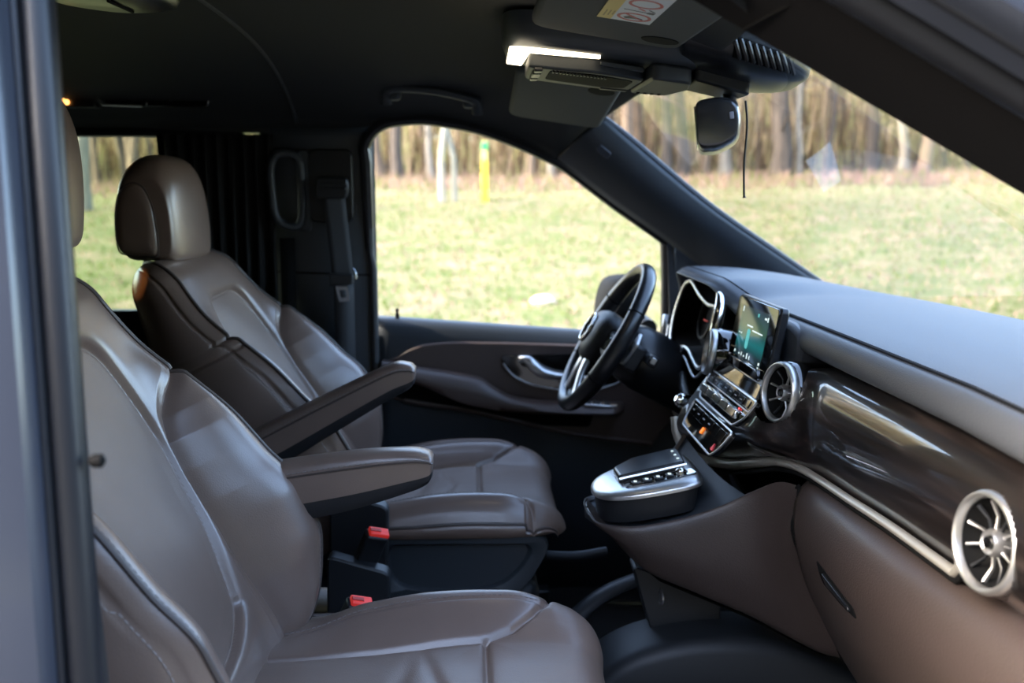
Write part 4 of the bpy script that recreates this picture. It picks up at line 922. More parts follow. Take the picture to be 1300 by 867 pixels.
def pods(x, s):   # point on the pod skin
    i = (math.asin(min(1, (x - .305) / .2)) / (math.pi / 2)) * 23; k = int(i); f_ = i - k; k2 = min(23, k + 1)
    a = np.array(prs[k]) * (1 - f_) + np.array(prs[k2]) * f_; j = s * 39; q = int(j); g = j - q
    return a[q] * (1 - g) + a[min(39, q + 1)] * g
for s0, s1 in ((.06, .20), (.80, .94)):
    b = MB(); gr = [[pods(x, s) + np.array((0, 0, -.0012)) + np.array((0, (-1 if s0 < .5 else 1) * .001, 0)) for s in np.linspace(s0, s1, 5)] for x in np.linspace(.372, .462, 12)]
    b.grid(gr); b.mk('louvre_field', BLACK, pod, solid=.001)
    for x in np.linspace(.376, .458, 9):
        b = MB(); b.tube([pods(x + (s - s0) * .10 - .006, s) + np.array((0, (-1 if s0 < .5 else 1) * .002, -.0022)) for s in np.linspace(s0 + .008, s1 - .008, 6)], .0032, 6); b.mk('louvre', PLASTIC_S, pod)
b = MB(); b.prism(fillet([(.335, -.06), (.335, .06), (.42, .05), (.42, -.05)], .01), lambda p, q, t: (p, q, 1.236 - .24 * (p - .31) - t), -.01, .012); b.mk('pod_foot', PLASTIC, pod, bevel=.004)

mir = thing('rear_view_mirror', (.385, .0, 1.157), 'rear view mirror in a glossy black housing seen end on under the roof pod', 'mirror')
Mz = Matrix.Rotation(math.radians(-13), 3, 'Z') @ rot_y(math.radians(-6))
mo = fillet([(-.030, -.040), (.0, -.042), (.030, -.030), (.036, .0), (.032, .030), (.004, .038), (-.030, .035)], .011, 5)
rg_ = []
for v in np.sin(np.linspace(-1, 1, 31) * math.pi / 2):
    k = (1 - abs(v) ** 5) ** .35 * .28 + .72
    rg_.append([tuple(Vector((.385, .010, 1.157)) + Mz @ Vector((p * (k if p > 0 else 1) , v * .118, q * k))) for p, q in mo])
b = MB(); b.rings(rg_); b.mk('mirror_housing', mat('mirror_black', (.085, .085, .09), .26, metal=.7, coat=.4, coat_rough=.15), mir, ang=60)
b = MB(); b.box(Vector((.385, .010, 1.157)) + Mz @ Vector((-.0305, 0, -.002)), (.003, .20, .056), Mz); b.mk('mirror_glass', mat('mirror_silver', (.85, .86, .87), .02, metal=1.0), mir, bevel=.001)
b = MB(); b.tube([(.395, .01, 1.165), (.405, .005, 1.195), (.40, 0, 1.215)], [.010, .009, .014], 12); b.mk('mirror_arm', PLASTIC_S, mir)
b = MB(); b.box(Vector((.385, .010, 1.157)) + Mz @ Vector((.020, -.1165, .006)), (.006, .006, .010), Mz); b.mk('mirror_button', mat('pale_grey', (.35, .36, .42), .4), mir, bevel=.001)
b = MB(); b.tube(cr([(.396, -.112, 1.185), (.399, -.113, 1.150), (.397, -.112, 1.10), (.398, -.112, 1.06), (.399, -.112, 1.048)], 24), [.0016] * 22 + [.002, .003], 8, flat=1.6); tag(b.mk('hanging_strap', mat('dark_cord', (.010, .010, .010), .6)), 'thin dark strap hanging from the end of the mirror', 'strap')

# grab handles
gh = thing('roof_grab_handle', (-.07, .64, 1.25), 'dark folding grab handle on the headliner above the far door glass', 'handle')
hp_ = cr([(-.175, .655, 1.242), (-.172, .642, 1.266), (-.150, .630, 1.272), (-.07, .622, 1.266), (.0, .630, 1.252), (.018, .642, 1.243), (.022, .655, 1.222)], 50)
b = MB(); b.tube(hp_, [.0125 - .0035 * math.sin(math.pi * i / 49) for i in range(50)], 12, flat=.8); b.mk('handle_bar', PILLAR, gh)
for p in ((-.163, .655, 1.262), (.010, .655, 1.246)):
    b = MB(); b.box(p, (.04, .03, .026)); b.mk('handle_mount', PILLAR, gh, bevel=.008)
gp = thing('post_grab_handle', (-.41, .77, 1.07), 'dark loop grab handle on the far centre post beside the curtain', 'handle')
lp = cr([(-.385, .757, 1.13), (-.425, .752, 1.14), (-.444, .750, 1.11), (-.443, .750, 1.05), (-.435, .752, .995), (-.40, .757, .975), (-.38, .760, .995), (-.378, .758, 1.07)], 60, closed=True)
b = MB(); b.tube(lp, .0095, 12, closed=True); b.mk('handle_loop', PILLAR, gp)
b = MB(); b.prism(fillet([(-.388, .965), (-.36, .965), (-.36, 1.15), (-.388, 1.15)], .01), XZ(.762), -.004, .03); b.mk('handle_base', PILLAR, gp, bevel=.004)
b = MB(); b.grid([[(-.432, .760, .60), (-.40, .772, .60)], [(-.432, .760, .95), (-.40, .772, .95)]]); b.mk('post_rib', BLACK, gp, solid=.006)

# seat belt on the far post
sb = thing('seat_belt', (-.31, .76, 1.05), 'black seat belt with silver tongue hanging on the far centre post', 'seat belt')
b = MB(); b.prism(fillet([(-.343, 1.040), (-.275, 1.040), (-.268, 1.062), (-.272, 1.085), (-.338, 1.088), (-.346, 1.066)], .008), XZ(.738), -.008, .03); b.mk('belt_guide', PLASTIC, sb, bevel=.004)
b = MB(); b.box((-.306, .730, 1.062), (.064, .006, .007)); b.box((-.303, .730, 1.073), (.060, .006, .006)); b.mk('guide_rib', PLASTIC_S, sb, bevel=.002)
ww = np.linspace(1.03, .86, 16)
b = MB(); b.grid([[(-.302 + .016 * (1.03 - z) / .17 + v * (.024 - .002 * (1.03 - z)), .738 + .006 * v, z) for v in (-1, -.5, 0, .5, 1)] for z in np.linspace(1.045, .86, 16)]); b.mk('webbing', WEB, sb, solid=.002)
b = MB(); b.grid([[(-.286 + v * .022, .742 + .008 * v, z) for v in (-1, 0, 1)] for z in np.linspace(.85, .45, 12)]); b.mk('webbing', WEB, sb, solid=.002)
b = MB(); b.prism(fillet([(-.318, .842), (-.264, .846), (-.262, .868), (-.318, .872)], .006), XZ(.728), -.004, .018); b.mk('tongue_grip', PLASTIC, sb, bevel=.003)
tg = fillet([(-.304, .842), (-.276, .842), (-.272, .808), (-.296, .806)], .004)
b = MB(); n_ = len(tg); tc_ = tg.mean(0); inn = tc_ + (tg - tc_) * .5
b.rings([[(p, .732, q) for p, q in tg], [(p, .730, q) for p, q in tg], [(p, .730, q) for p, q in inn], [(p, .732, q) for p, q in inn], [(p, .732, q) for p, q in tg]], False, False); b.mk('belt_tongue', STEEL, sb)
b = MB(); b.tube(cr([(-.264, .735, .882), (-.258, .733, .872), (-.257, .733, .858)], 8), .0028, 8); b.mk('belt_stop', STEEL, sb)

# rear curtain, its pleats hang from a rail; roof lamps and vents in the rear
cu = []
for x in np.linspace(-.70, -.440, 120):
    ph_ = (x + .70) / .26 * 2 * math.pi * 9
    lean = .035 * max(0, 1 - (x + .70) / .06)
    cu.append([(x + .03 * t * max(0, 1 - (x + .70) / .15) , .765 + .010 * math.sin(ph_) + .003 * math.sin(ph_ * 2.3 + t * 3), 1.183 - .60 * t) for t in np.linspace(0, 1, 12)])
b = MB(); b.grid(cu); tag(b.mk('curtain', CURTAIN, solid=.001), 'black pleated curtain drawn half across the rear side glass', 'curtain')
rl = thing('rear_roof_duct', (-.75, .66, 1.255), 'dark air duct with round lamps along the rear roof edge', 'roof duct')
b = MB(); b.prism(fillet([(-.96, 1.262), (-.82, 1.262), (-.80, 1.245), (-.80, 1.235), (-.98, 1.235)], .008), XZ(.68), 0, .06); b.mk('duct_lamp_housing', PLASTIC_S, rl, bevel=.006)
b = MB(); b.prism(fillet([(-.795, 1.265), (-.775, 1.238), (-.56, 1.236), (-.555, 1.268)], .008), XZ(.68), 0, .06); b.mk('duct_panel', BLACKGLOSS, rl, bevel=.006)
b = MB(); b.tube([(-.80, .676, 1.266), (-.782, .676, 1.240), (-.70, .676, 1.237)], .0022, 6); b.mk('duct_edge', SATIN, rl)
AMB = mat('amber_lamp', (.9, .5, .2), .4, emit=((1.0, .42, .10), 2.2))
for x, z in ((-.888, 1.257), (-.866, 1.248), (-.858, 1.245)):
    b = MB(); b.lathe([(.006, 0), (.005, .004), (0, .005)], (x, .676, z), (0, -1, 0), 14); b.mk('reading_lamp', AMB, rl)
for x, z in ((-.69, 1.244), (-.64, 1.250)):
    b = MB(); b.lathe([(.004, 0), (.003, .003), (0, .003)], (x, .678, z), (0, -1, 0), 12); b.mk('duct_screw', STEEL, rl)
ld = bpy.data.lights.new('rear_warm_spot', 'SPOT'); ld.energy = 6; ld.color = (1.0, .42, .10); ld.spot_size = math.radians(4.6); ld.spot_blend = .3; ld.shadow_soft_size = .004  # added warm spot without housing, throws the orange patch on the far shoulder
lo_ = bpy.data.objects.new('rear_warm_spot', ld); COL.objects.link(lo_); lo_.location = (-1.0, -.25, 1.25)
lo_.rotation_euler = (Vector((-.592, .215, .905)) - Vector(lo_.location)).to_track_quat('-Z', 'Y').to_euler()
rp = thing('roof_lamp_pod', (-.45, -.14, 1.31), 'dark rounded roof lamp pod on the headliner, cut off by the upper edge', 'roof lamp')
b = MB(); po = cr([(-.56, -.16), (-.50, -.08), (-.44, -.066), (-.395, -.10), (-.40, -.19), (-.46, -.26), (-.54, -.25)], 48, closed=True); pc = po.mean(0)
b.rings([[(pc[0] + (p - pc[0]) * k, pc[1] + (q - pc[1]) * k, z) for p, q in po] for k, z in ((1.02, 1.335), (1.0, 1.318), (.94, 1.308), (.7, 1.302), (.02, 1.300))]); b.mk('pod_cover', PLASTIC_S, rp, ang=60)
b = MB(); b.tube([(-.47, -.07, 1.309), (-.455, -.12, 1.299), (-.46, -.2, 1.299)], .002, 6); b.mk('pod_joint', BLACK, rp)

# ------------------------------------------------------------------ footwells
hump = cr([(.18, .255), (.25, .308), (.33, .334), (.42, .340), (.50, .330), (.57, .306), (.66, .26)], 40)
b = MB(); b.grid([[(x, -.06, z - .25), (x, -.058, z - .02), (x, -.05, z - .004), (x, -.03, z), (x, .05, z + .004), (x, .10, z - .02), (x, .11, z - .2)] for x, z in hump])
tag(b.mk('tunnel_cover', mat('tunnel_plastic', (.009, .011, .014), .55), None, ang=60, solid=.004), 'low arched dark cover on the floor beneath the glove box', 'floor cover')
b = MB(); b.prism(fillet([(.270, .44), (.30, .43), (.42, .40), (.42, .10), (.32, .10), (.31, .30)], .01), XZ(.02), 0, .05); pe = tag(b.mk('console_pedestal', PLASTIC, None, bevel=.006), 'black support leg under the console nose with an oval badge', 'support')
b = MB(); b.lathe([(.013, 0), (.013, .003), (.010, .0035), (.009, .002), (0, .002)], (.318, .018, .387), (-1, -.20, 0), 26); b.mk('oval_badge', SATIN, pe)
b = MB(); b.tube(cr([(.06, .18, .12), (.14, .24, .19), (.25, .30, .265), (.36, .33, .300)], 30), .020, 12, flat=.6); b.tube(cr([(.10, .3, .36), (.2, .32, .345), (.27, .33, .35)], 16), .010, 10)
tag(b.mk('floor_tray_edge', mat('tray_edge', (.012, .014, .018), .5), None), 'dark curved tray edge on the floor between the seats', 'floor trim')
for x, y, lab in ((.62, .36, 'black rubber accelerator pedal in the dark far footwell'), (.60, .50, 'black rubber brake pedal in the dark far footwell')):
    t = thing('pedal', (x, y, .2), lab, 'pedal', 'pedals')
    b = MB(); b.box((x, y, .20), (.02, .06, .09), rot_y(.5)); b.mk('pedal_pad', RUBBER, t, bevel=.006)
    b = MB(); b.tube([(x, y, .22), (x + .10, y, .42), (x + .2, y, .5)], .008, 8); b.mk('pedal_arm', STEEL, t)

# pale translucent patch on the windscreen glass
gp_ = np.array(G); 
def wsp(y, z):
    best = gp_.reshape(-1, 3); d = (best[:, 1] - y) ** 2 + (best[:, 2] - z) ** 2; i = np.argsort(d)[:3]; return best[i].mean(0)
def gx(y, z):
    v = y / .70; t = .3
    for _ in range(6): t = (1.215 + .065 * (1 - v * v) - z) / (.415 + .045 * (1 - v * v))
    i = np.interp(1.215 - .415 * t, [p[2] for p in U[::-1]], [p[0] for p in U[::-1]])
    return i + (.085 + .10 * t) * (1 - v * v)
fm = bpy.data.materials.new('translucent_patch'); fm.use_nodes = True; t_ = fm.node_tree; t_.nodes.clear()
o_ = t_.nodes.new('ShaderNodeOutputMaterial'); mx = t_.nodes.new('ShaderNodeMixShader'); tr_n = t_.nodes.new('ShaderNodeBsdfTransparent'); df = t_.nodes.new('ShaderNodeBsdfTranslucent')
df.inputs[0].default_value = (.8, .8, .78, 1); mx.inputs[0].default_value = .10
t_.links.new(tr_n.outputs[0], mx.inputs[1]); t_.links.new(df.outputs[0], mx.inputs[2]); t_.links.new(mx.outputs[0], o_.inputs[0])
q0 = [(.19, 1.110), (.02, 1.135), (.16, 1.075), (.27, 1.055)]
b = MB(); A_, B_, C_, D_ = [np.array(p) for p in q0]
b.grid([[(gx(*p) - .006, p[0], p[1]) for w in np.linspace(0, 1, 6) for p in [(A_ + (B_ - A_) * w) * (1 - s) + (D_ + (C_ - D_) * w) * s]] for s in np.linspace(0, 1, 6)])
tag(b.mk('pale_patch', fm, None), 'pale translucent four cornered patch on the windscreen', 'sticker')

# ------------------------------------------------------------------ outside : front of the car
b = MB(); b.grid([[(1.02 - .1 * (y / .8) ** 2, y, .800 - .03 * abs(y)), (1.14 - .12 * (y / .8) ** 2, y, .800 - .03 * abs(y))] for y in np.linspace(-.78, .78, 12)])
tag(b.mk('wiper_cowl', BLACK, None, solid=.01), 'black cowl below the windscreen glass', 'cowl')
b = MB(); b.tube([(1.03, -.20, .852), (1.04, .0, .850), (1.02, .15, .838)], .006, 8); tag(b.mk('windscreen_wiper', BLACK, None), 'black wiper blade resting at the foot of the windscreen', 'wiper')
b = MB(); b.grid([[(x, y, .795 - .30 * ((x - 1.12) / .9) ** 2 - .05 * (y / .9) ** 2) for y in np.linspace(-.92, .92, 14)] for x in np.linspace(1.12, 2.0, 12)])
tag(b.mk('car_bonnet', PAINT, None, solid=.01), 'dark painted bonnet ahead of the windscreen', 'bonnet')
dm = thing('door_mirror', (.40, 1.06, .76), 'black outside mirror seen through the far glass behind the steering wheel', 'mirror')
b = MB(); mo2 = cr([(.335, .735), (.345, .80), (.37, .832), (.43, .835), (.455, .79), (.445, .725), (.40, .705), (.35, .710)], 40, closed=True); mc = mo2.mean(0)
b.rings([[(mc[0] + (p - mc[0]) * k, y, mc[1] + (q - mc[1]) * k) for p, q in mo2] for k, y in ((.2, .925), (.75, .93), (.95, .95), (1, 1.0), (.97, 1.1), (.8, 1.15), (.2, 1.16))]); b.mk('mirror_shell', BLACK, dm, ang=70)
b = MB(); b.tube([(.44, .86, .72), (.42, .95, .735)], .025, 10); b.mk('mirror_foot', PLASTIC, dm)

# ------------------------------------------------------------------ outside : meadow, forest
def zg(x, y):
    x = np.asarray(x, float); y = np.asarray(y, float)
    s = np.clip((y - 6) / 30, 0, 1); s = s * s * (3 - 2 * s)
    s2 = np.clip((y - 36) / 40, 0, 1)
    lx = 1 - .25 * np.clip((-x - 4) / 14, 0, 1) + .16 * np.clip((x - 4) / 16, 0, 1)
    bk = np.clip((-y - 8) / 30, 0, 1)
    return -.55 + 1.88 * s * lx + 3.0 * s2 + 1.2 * bk * bk + .03 * np.sin(x * .9 + y * .35) + .025 * np.sin(x * 2.1 - y * 1.3)
def grass_mat():
    m = bpy.data.materials.new('meadow_grass'); m.use_nodes = True; t = m.node_tree; b = t.nodes['Principled BSDF']
    tc = t.nodes.new('ShaderNodeTexCoord'); mix = t.nodes.new('ShaderNodeMix'); mix.data_type = 'RGBA'
    n1 = t.nodes.new('ShaderNodeTexNoise'); n1.inputs['Scale'].default_value = 1.4; n1.inputs['Detail'].default_value = 6
    n2 = t.nodes.new('ShaderNodeTexNoise'); n2.inputs['Scale'].default_value = 9; n2.inputs['Detail'].default_value = 4
    r1 = t.nodes.new('ShaderNodeValToRGB'); r2 = t.nodes.new('ShaderNodeValToRGB')
    for r_, cs in ((r1, ((.36, (0.064, 0.090, 0.024)), (.54, (0.126, 0.119, 0.060)), (.70, (0.239, 0.160, 0.128)))), (r2, ((.34, (0.032, 0.057, 0.015)), (.53, (0.106, 0.110, 0.051)), (.70, (0.279, 0.198, 0.162))))):
        e = r_.color_ramp.elements; e[0].position = cs[0][0]; e[0].color = (*cs[0][1], 1); e[1].position = cs[2][0]; e[1].color = (*cs[2][1], 1); k = e.new(cs[1][0]); k.color = (*cs[1][1], 1)
    for n_, r_ in ((n1, r1), (n2, r2)): t.links.new(tc.outputs['Object'], n_.inputs[0]); t.links.new(n_.outputs[0], r_.inputs[0])
    sp3 = t.nodes.new('ShaderNodeSeparateXYZ'); mr = t.nodes.new('ShaderNodeMapRange'); mr.inputs[1].default_value = 27; mr.inputs[2].default_value = 32; mr.inputs[3].default_value = 0; mr.inputs[4].default_value = .5
    n3 = t.nodes.new('ShaderNodeTexNoise'); n3.inputs['Scale'].default_value = .5; ad = t.nodes.new('ShaderNodeMath'); ad.operation = 'MULTIPLY_ADD'; ad.inputs[1].default_value = 9
    mx3 = t.nodes.new('ShaderNodeMix'); mx3.data_type = 'RGBA'; mx3.inputs[7].default_value = (.20, .178, .098, 1)
    t.links.new(tc.outputs['Object'], sp3.inputs[0]); t.links.new(tc.outputs['Object'], n3.inputs[0]); t.links.new(n3.outputs[0], ad.inputs[0]); t.links.new(sp3.outputs[1], ad.inputs[2]); t.links.new(ad.outputs[0], mr.inputs[0]); t.links.new(mr.outputs[0], mx3.inputs[0])
    mix.inputs[0].default_value = .5; t.links.new(r1.outputs[0], mix.inputs[6]); t.links.new(r2.outputs[0], mix.inputs[7]); t.links.new(mix.outputs[2], mx3.inputs[6]); t.links.new(mx3.outputs[2], b.inputs['Base Color'])
    b.inputs['Roughness'].default_value = .95; b.inputs['Specular IOR Level'].default_value = .1
    return m
GRASS = grass_mat()
xs = np.concatenate([np.linspace(-90, -32, 20), np.linspace(-30, 50, 140), np.linspace(53, 110, 20)]); ys = np.concatenate([np.linspace(-80, 4, 40), np.linspace(5, 44, 110), np.linspace(46, 120, 26)])
X_, Y_ = np.meshgrid(xs, ys, indexing='ij'); b = MB(); b.grid(np.stack([X_, Y_, zg(X_, Y_)], 2)); gr_o = b.mk('meadow_ground', GRASS, None, recalc=True); gr_o['kind'] = 'structure'; gr_o['label'] = 'grassy meadow bank rising to the forest'
b = MB(); b.grid([[(x, y, -.515) for x in np.linspace(-60, 60, 30)] for y in np.linspace(-7.5, 3.0, 8)]); tag(b.mk('bounce_cut_lane', mat('bounce_cut_asphalt', (.035, .036, .038), .9, bump=('n', 60, .5, .01), var=.2, vscale=40)), None, None, None, 'structure')  # unseen dark lane added to cut ground bounce into the cabin

def scatter(name, n, xr_, yr_, hmin, hmax, w, colors, label, cat, seed, per=1, lean=.5, zmax=None, zoff=0, mats=None, keep=None, lift=(0, 0)):
    R = np.random.RandomState(seed); x = R.uniform(*xr_, n); y = R.uniform(*yr_, n)
    if keep is not None:
        k = keep(x, y); x, y = x[k], y[k]; n = len(x)
    z = zg(x, y) + zoff + R.uniform(lift[0], lift[1], n) ; h = R.uniform(hmin, hmax, n); a = R.uniform(0, math.pi * 2, n); wd = w * R.uniform(.5, 1.5, n); lx = R.uniform(-lean, lean, n) * h; ly = R.uniform(-lean, lean, n) * h
    v = np.empty((n, 3, 3)); v[:, 0] = np.stack([x - np.cos(a) * wd, y - np.sin(a) * wd, z], 1); v[:, 1] = np.stack([x + np.cos(a) * wd, y + np.sin(a) * wd, z], 1); v[:, 2] = np.stack([x + lx, y + ly, z + h], 1)
    me = bpy.data.meshes.new(name); me.vertices.add(n * 3); me.vertices.foreach_set('co', v.reshape(-1).astype(np.float32))
    me.loops.add(n * 3); me.loops.foreach_set('vertex_index', np.arange(n * 3, dtype=np.int32)); me.polygons.add(n); me.polygons.foreach_set('loop_start', np.arange(0, n * 3, 3, dtype=np.int32)); me.polygons.foreach_set('loop_total', np.full(n, 3, np.int32))
    for m in colors: me.materials.append(m)
    me.polygons.foreach_set('material_index', R.randint(0, len(colors), n).astype(np.int32)); me.update(); me.validate()
    o = bpy.data.objects.new(name, me); COL.objects.link(o); tag(o, label, cat, None, 'stuff'); return o
def leafm(n, c, tr=.4):
    m = bpy.data.materials.new(n); m.use_nodes = True; t = m.node_tree; t.nodes.clear(); o = t.nodes.new('ShaderNodeOutputMaterial'); mx = t.nodes.new('ShaderNodeMixShader'); a = t.nodes.new('ShaderNodeBsdfDiffuse'); c_ = t.nodes.new('ShaderNodeBsdfTranslucent')
    a.inputs[0].default_value = (*c, 1); c_.inputs[0].default_value = (*c, 1); mx.inputs[0].default_value = tr
    t.links.new(a.outputs[0], mx.inputs[1]); t.links.new(c_.outputs[0], mx.inputs[2]); t.links.new(mx.outputs[0], o.inputs[0]); return m
G1, G2, G3, G4 = leafm('blade_green', (0.080, 0.121, 0.027)), leafm('blade_fresh', (0.133, 0.165, 0.051)), leafm('blade_straw', (0.333, 0.231, 0.188)), leafm('blade_dry', (0.239, 0.154, 0.128))
view = lambda x, y: (x > -.60 * (y + 1.6) - 2) & (x < .85 * (y + 1.6) + 3)
scatter('meadow_grass', 70000, (-20, 26), (8, 36), .03, .10, .016, [G1, G2, G2, G3, G4], 'short mixed green and straw coloured meadow grass', 'grass', 3, keep=view)
scatter('tall_grass', 16000, (-22, 32), (28, 41), .10, .42, .03, [G2, G3, G4, G4], 'taller straw coloured grass along the forest edge', 'grass', 4, keep=view, lean=.3)

# rows of young growth under the trees
T1, T2, T3, T4 = leafm('brush_tan', (.62, .49, .32), .5), leafm('brush_gold', (.68, .54, .28), .5), leafm('brush_olive', (.36, .35, .16), .5), leafm('brush_brown', (.20, .14, .09), .4)
scatter('forest_brush', 18000, (-30, 44), (37, 46), 1.0, 2.6, .028, [T1, T4, T4, T3, leafm('brush_dark', (.09, .065, .04), .3)], 'tan and golden leafless brush among the nearer trunks', 'brush', 5, keep=view, lean=.22, lift=(-.2, 2.6))
scatter('forest_thicket', 34000, (-42, 60), (46, 62), 1.4, 4.0, .05, [T1, T2, T4, T3, T4], 'golden sunlit thicket deep in the forest', 'brush', 6, keep=view, lean=.2, lift=(-.2, 7.0))
scatter('forest_canopy_haze', 15000, (-60, 90), (62, 90), .8, 2.0, .22, [T2, T1, T3, leafm('brush_pale', (.78, .70, .52), .5)], 'pale sunlit foliage at the back of the forest', 'foliage', 8, keep=view, lean=.8, lift=(-.5, 16))
scatter('light_block_thicket', 13000, (-34, 26), (-21, -13), .8, 2.2, .30, [leafm('needle_dark', (.030, .045, .018), .2), leafm('needle_green', (.05, .07, .025), .2), T4], 'unseen dark thicket added behind the viewer to cut the side light', 'brush', 9, lift=(-.5, 7.5))  # unseen growth added to hold back sky light on the open door side

BK = [mat('bark_dark', (.055, .043, .035), .9, bump=('n', 14, .6, .03), var=.35, vscale=9, stretch=(1, 1, .25)), mat('bark_brown', (.12, .085, .060), .9, bump=('n', 14, .6, .03), var=.35, vscale=9, stretch=(1, 1, .25)),
      mat('bark_grey', (.20, .175, .145), .9, bump=('n', 14, .5, .02), var=.3, vscale=9, stretch=(1, 1, .25)), mat('bark_pale', (.24, .225, .18), .85, bump=('n', 12, .4, .02), var=.2, vscale=7, stretch=(1, 1, .4))]
def tree_meshes(seed, H, r, nb, m, bend=.15):
    R = random.Random(seed); b = MB(); pts = [(0, 0, -.2)]; x = y = 0
    for k in range(1, 11):
        x += R.uniform(-1, 1) * bend * .2; y += R.uniform(-1, 1) * bend * .2; pts.append((x, y, H * k / 10))
    rad = [r * (1.25 if k == 0 else 1 - .06 * k) for k in range(11)]; b.tube(pts, rad, 9)
    tr = mk('trunk', b.v, b.f, m); me = tr.data; bpy.data.objects.remove(tr)
    b = MB()
    for i in range(nb):
        k = R.uniform(.15, .98); j = int(k * 10); p = np.array(pts[j]) + (np.array(pts[min(10, j + 1)]) - np.array(pts[j])) * (k * 10 - j); a = R.uniform(0, 6.28); L = R.uniform(.5, 1.8)
        d = np.array((math.cos(a), math.sin(a), R.uniform(-.1, .7)))
        b.tube([p, p + d * L * .5 + (0, 0, .05), p + d * L + (0, 0, R.uniform(-.1, .3))], [r * .16, r * .10, r * .03], 5)
    br = mk('bare_branches', b.v, b.f, m); mb = br.data; bpy.data.objects.remove(br)
    return me, mb
VAR = {(c, k): tree_meshes(100 + c * 10 + k, 11, rr_, nb, BK[c], bd) for c in range(4) for k, (rr_, nb, bd) in enumerate(((.20, 14, .5), (.14, 18, .9), (.10, 16, 1.2)))}
def tree(x, y, c, k, sc=1.0, lean=(0, 0), label=None, group=None, rz=None, name='forest_tree'):
    o = bpy.data.objects.new(name, None); COL.objects.link(o); o.location = (x, y, float(zg(x, y))); o.rotation_euler = (lean[0], lean[1], rnd.uniform(0, 6.28) if rz is None else rz); o.scale = (sc, sc, 1)
    tag(o, label, 'tree', group)
    for n_, me in zip(('trunk', 'bare_branches'), VAR[(c, k)]):
        q = bpy.data.objects.new(n_, me); COL.objects.link(q); q.parent = o
    o.empty_display_size = .3
    return o
def at(u, y): return (u - 595) / 1264 * (y + 1.55)
# trees one can single out
tree(at(990, 35.5), 35.5, 0, 0, 1.9, (0, .02), 'thickest dark trunk seen in the windscreen just beyond the mirror strap')
tree(at(1176, 34.5), 34.5, 1, 0, 1.15, (0, .20), 'broad brown trunk leaning to one side beside the near windscreen post')
tree(at(1108, 37), 37, 0, 0, 1.3, (0, .09), 'dark slightly leaning trunk beyond the pale patch on the windscreen')
tree(at(1200, 38), 38, 0, 0, 1.0, (0, .02), 'dark trunk closest to the near windscreen post')
tree(at(866, 36), 36, 0, 0, 1.3, (0, .08), 'dark trunk low behind the mirror housing in the windscreen')
tree(at(800, 34.5), 34.5, 1, 0, 1.2, (0, .05), 'broad brown trunk at the far end of the windscreen by the slate post')
tree(at(508, 35), 35, 0, 0, 1.1, (0, 0), 'dark trunk near the centre post end of the far door glass')
tree(at(484, 36), 36, 1, 0, 1.2, (0, 0), 'brown trunk right against the centre post in the far door glass')
tree(at(563, 24.8), 24.8, 3, 2, .85, (0, 0), 'slim pale straight trunk standing before the forest in the far door glass')
tree(at(578, 24.9), 24.9, 3, 2, .75, (0, .06), 'slim pale curved trunk beside the straight pale one')
tree(at(118, 24), 24, 2, 0, 1.15, (0, 0), 'pale thick trunk in the rear side glass behind the headrests')
tree(at(178, 30), 30, 1, 1, 1.0, (0, 0), 'thin brown trunk in the rear side glass close to the curtain')
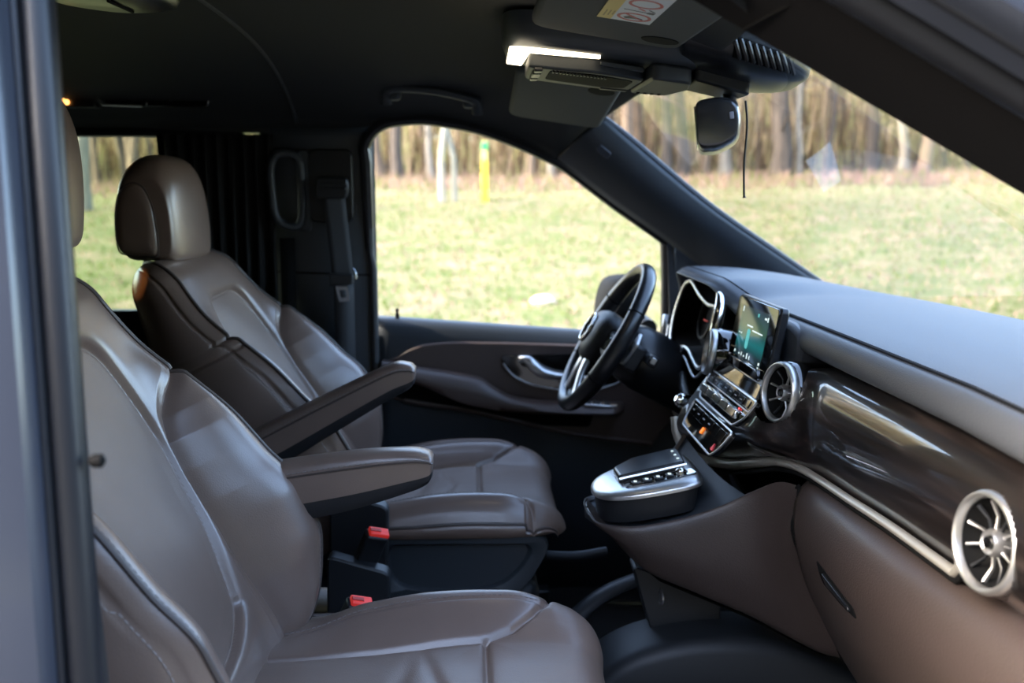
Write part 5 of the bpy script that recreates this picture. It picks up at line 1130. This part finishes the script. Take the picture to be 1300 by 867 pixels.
# the rest of the forest
placed = []; USED = set()
kinds = ['dark', 'brown', 'grey', 'pale']
SPOTS = ((80, None), (150, 'in the rear glass by the headrests'), (215, 'in the rear glass by the curtain'), (468, None), (520, 'by the centre post'), (600, 'below the roof handle'), (650, 'by the yellow post'), (745, 'above the steering wheel'),
         (758, None), (830, 'by the slate post'), (885, 'by the mirror'), (955, 'by the hanging strap'), (1035, 'below the roof pod'), (1090, 'by the pale patch'), (1150, 'beyond the pale patch'), (1230, 'by the near post'), (9999, None))
for row, (y0, y1, n) in enumerate(((35, 39, 46), (39, 46, 64), (46, 58, 70))):
    tries = 0; cnt = 0
    while cnt < n and tries < 2500:
        tries += 1; y = rnd.uniform(y0, y1); x = rnd.uniform(-.50 * (y + 1.6), .66 * (y + 1.6))
        if any(math.hypot(x - a, y - c) < .7 for a, c in placed): continue
        placed.append((x, y)); c = rnd.choice((0, 0, 1, 1, 1, 2, 2)); k = rnd.choice((0, 1, 1, 2)); cnt += 1
        u = 595 + 1264 * x / (y + 1.55)
        spot = next((t for a, t in SPOTS if u < a), None)
        if spot is None: continue
        sc_t_ = rnd.uniform(.8, 1.3); ln_ = rnd.uniform(-.06, .06); rr_ = (.20, .14, .10)[k] * sc_t_
        size = 'thick' if rr_ > .19 else 'medium' if rr_ > .12 else 'slim'
        way = 'leaning' if abs(ln_) > .035 else 'upright'
        lab_ = '%s %s %s trunk %s, %s' % (size, way, kinds[c], ('at the forest edge', 'inside the forest', 'deep in the forest')[row], spot)
        if lab_ in USED: continue
        USED.add(lab_)
        tree(x, y, c, k, sc_t_, (rnd.uniform(-.03, .03), ln_), lab_, 'trunks of the forest ' + spot)
# marker post and stone
mp_ = thing('marker_post', (at(616, 24.5), 24.5, float(zg(at(616, 24.5), 24.5))), 'yellow marker post with green top standing on the bank beyond the far door glass', 'post')
L = mp_.location
b = MB(); b.box((L.x, L.y, L.z + .50), (.16, .12, 1.10)); b.mk('post_shaft', mat('post_yellow', (.80, .52, .02), .5), mp_, bevel=.02)
b = MB(); b.box((L.x, L.y, L.z + 1.30), (.15, .115, .50)); b.mk('post_cap', mat('post_cream', (.62, .50, .16), .5), mp_, bevel=.02)
b = MB(); b.box((L.x, L.y, L.z + 1.42), (.164, .125, .22)); b.mk('green_band', mat('post_green', (.03, .28, .09), .5), mp_, bevel=.01)
bm = bmesh.new(); bmesh.ops.create_icosphere(bm, subdivisions=3, radius=1); sx_, sy_ = at(690, 11.4), 11.4
for v in bm.verts:
    n_ = 1 + .18 * math.sin(v.co.x * 4 + 1) * math.cos(v.co.y * 5) + .08 * math.sin(v.co.z * 9); v.co = Vector((sx_ + v.co.x * .17 * n_, sy_ + v.co.y * .15 * n_, float(zg(sx_, sy_)) + .03 + v.co.z * .08 * n_))
me = bpy.data.meshes.new('field_stone'); bm.to_mesh(me); bm.free(); me.shade_smooth(); me.materials.append(mat('stone_pale', (.50, .42, .33), .85, bump=('n', 20, .4, .01), var=.2)); o = bpy.data.objects.new('field_stone', me); COL.objects.link(o)
tag(o, 'pale stone lying in the grass low in the far door glass', 'stone')
